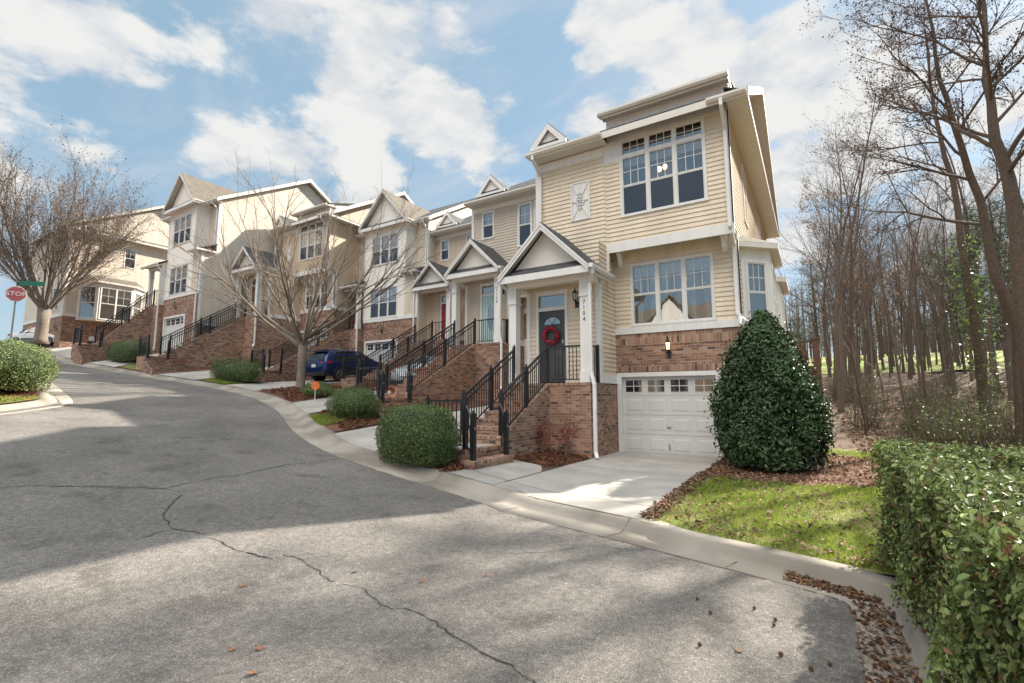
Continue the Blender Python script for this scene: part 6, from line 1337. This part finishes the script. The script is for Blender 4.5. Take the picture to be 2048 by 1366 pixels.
mask = N(nt, 'ShaderNodeMapRange', interpolation_type='SMOOTHSTEP'); mask.inputs[1].default_value = .42; mask.inputs[2].default_value = .74; Lk(field, mask.inputs[0])
up_ = vm('ADD', CV, (.02,.02,.11)); bigs = noise(up_.outputs[0], 4.6, 6, .58, .15)
shade = N(nt, 'ShaderNodeMapRange'); shade.inputs[1].default_value = -.20; shade.inputs[2].default_value = .07; Lk(mm('SUBTRACT', big, bigs), shade.inputs[0])
wisp = noise(vm('MULTIPLY', CV, (1.0,2.6,1.0)).outputs[0], 2.2, 7, .6, .6); wm = N(nt, 'ShaderNodeMapRange', interpolation_type='SMOOTHSTEP'); wm.inputs[1].default_value = .40; wm.inputs[2].default_value = .74; wm.inputs[4].default_value = .7; Lk(wisp, wm.inputs[0])
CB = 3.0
cc = N(nt, 'ShaderNodeMix', data_type='RGBA'); cc.inputs[6].default_value = (CB*.70,CB*.77,CB*.86,1); cc.inputs[7].default_value = (CB*1.04,CB*1.04,CB*1.02,1); Lk(shade.outputs[0], cc.inputs[0])
sk = N(nt, 'ShaderNodeMix', data_type='RGBA'); sk.inputs[7].default_value = (CB*.72,CB*.80,CB*.90,1); pale = N(nt, 'ShaderNodeMix', data_type='RGBA'); pale.inputs[0].default_value = .80; pale.inputs[7].default_value = (CB*.40,CB*.60,CB*.735,1); Lk(sky.outputs[0], pale.inputs[6]); Lk(pale.outputs[2], sk.inputs[6]); Lk(wm.outputs[0], sk.inputs[0])
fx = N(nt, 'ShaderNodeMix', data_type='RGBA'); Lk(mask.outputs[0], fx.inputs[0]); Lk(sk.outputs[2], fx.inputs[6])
gn = N(nt, 'ShaderNodeMapRange', interpolation_type='SMOOTHSTEP'); gn.inputs[1].default_value = .05; gn.inputs[2].default_value = -.45; gn.inputs[3].default_value = 1; gn.inputs[4].default_value = 6.4; Lk(sp.outputs[1], gn.inputs[0])   # added fill light: unseen clouds behind the camera brightened well past the visible ones
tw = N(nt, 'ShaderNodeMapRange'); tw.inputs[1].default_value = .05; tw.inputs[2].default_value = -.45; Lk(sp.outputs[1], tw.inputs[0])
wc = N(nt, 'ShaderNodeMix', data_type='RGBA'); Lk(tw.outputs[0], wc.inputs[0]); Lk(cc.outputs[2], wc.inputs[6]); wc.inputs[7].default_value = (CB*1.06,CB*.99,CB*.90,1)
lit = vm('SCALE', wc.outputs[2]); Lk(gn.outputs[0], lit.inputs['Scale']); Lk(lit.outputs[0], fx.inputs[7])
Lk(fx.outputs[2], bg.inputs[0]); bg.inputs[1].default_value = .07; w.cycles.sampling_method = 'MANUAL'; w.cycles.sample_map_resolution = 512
sl = bpy.data.lights.new('sun', 'SUN'); sl.energy = 3.1; sl.angle = R(.8); sl.color = (1,.91,.77); so = bpy.data.objects.new('sun', sl); COL.objects.link(so)
sd = Vector((math.sin(SUN_AZ)*math.cos(SUN_EL), math.cos(SUN_AZ)*math.cos(SUN_EL), math.sin(SUN_EL))); so.rotation_euler = sd.to_track_quat('Z', 'Y').to_euler(); so.location = sd*60
cam = bpy.data.cameras.new('camera'); cam.sensor_width = 36; cam.lens = 961/2048*36; cam.clip_end = 2000; cam.clip_start = .05; co = bpy.data.objects.new('camera', cam); COL.objects.link(co); co.location = (0,0,1.57); co.rotation_euler = (R(96.65),0,R(32.06)); S.camera = co
S.view_settings.view_transform = 'Standard'; S.view_settings.look = 'None'; S.view_settings.exposure = 2.0; S.view_settings.gamma = 1
S.cycles.max_bounces = 6; S.cycles.transparent_max_bounces = 12; S.cycles.caustics_reflective = False; S.cycles.caustics_refractive = False; S.cycles.sample_clamp_indirect = 6
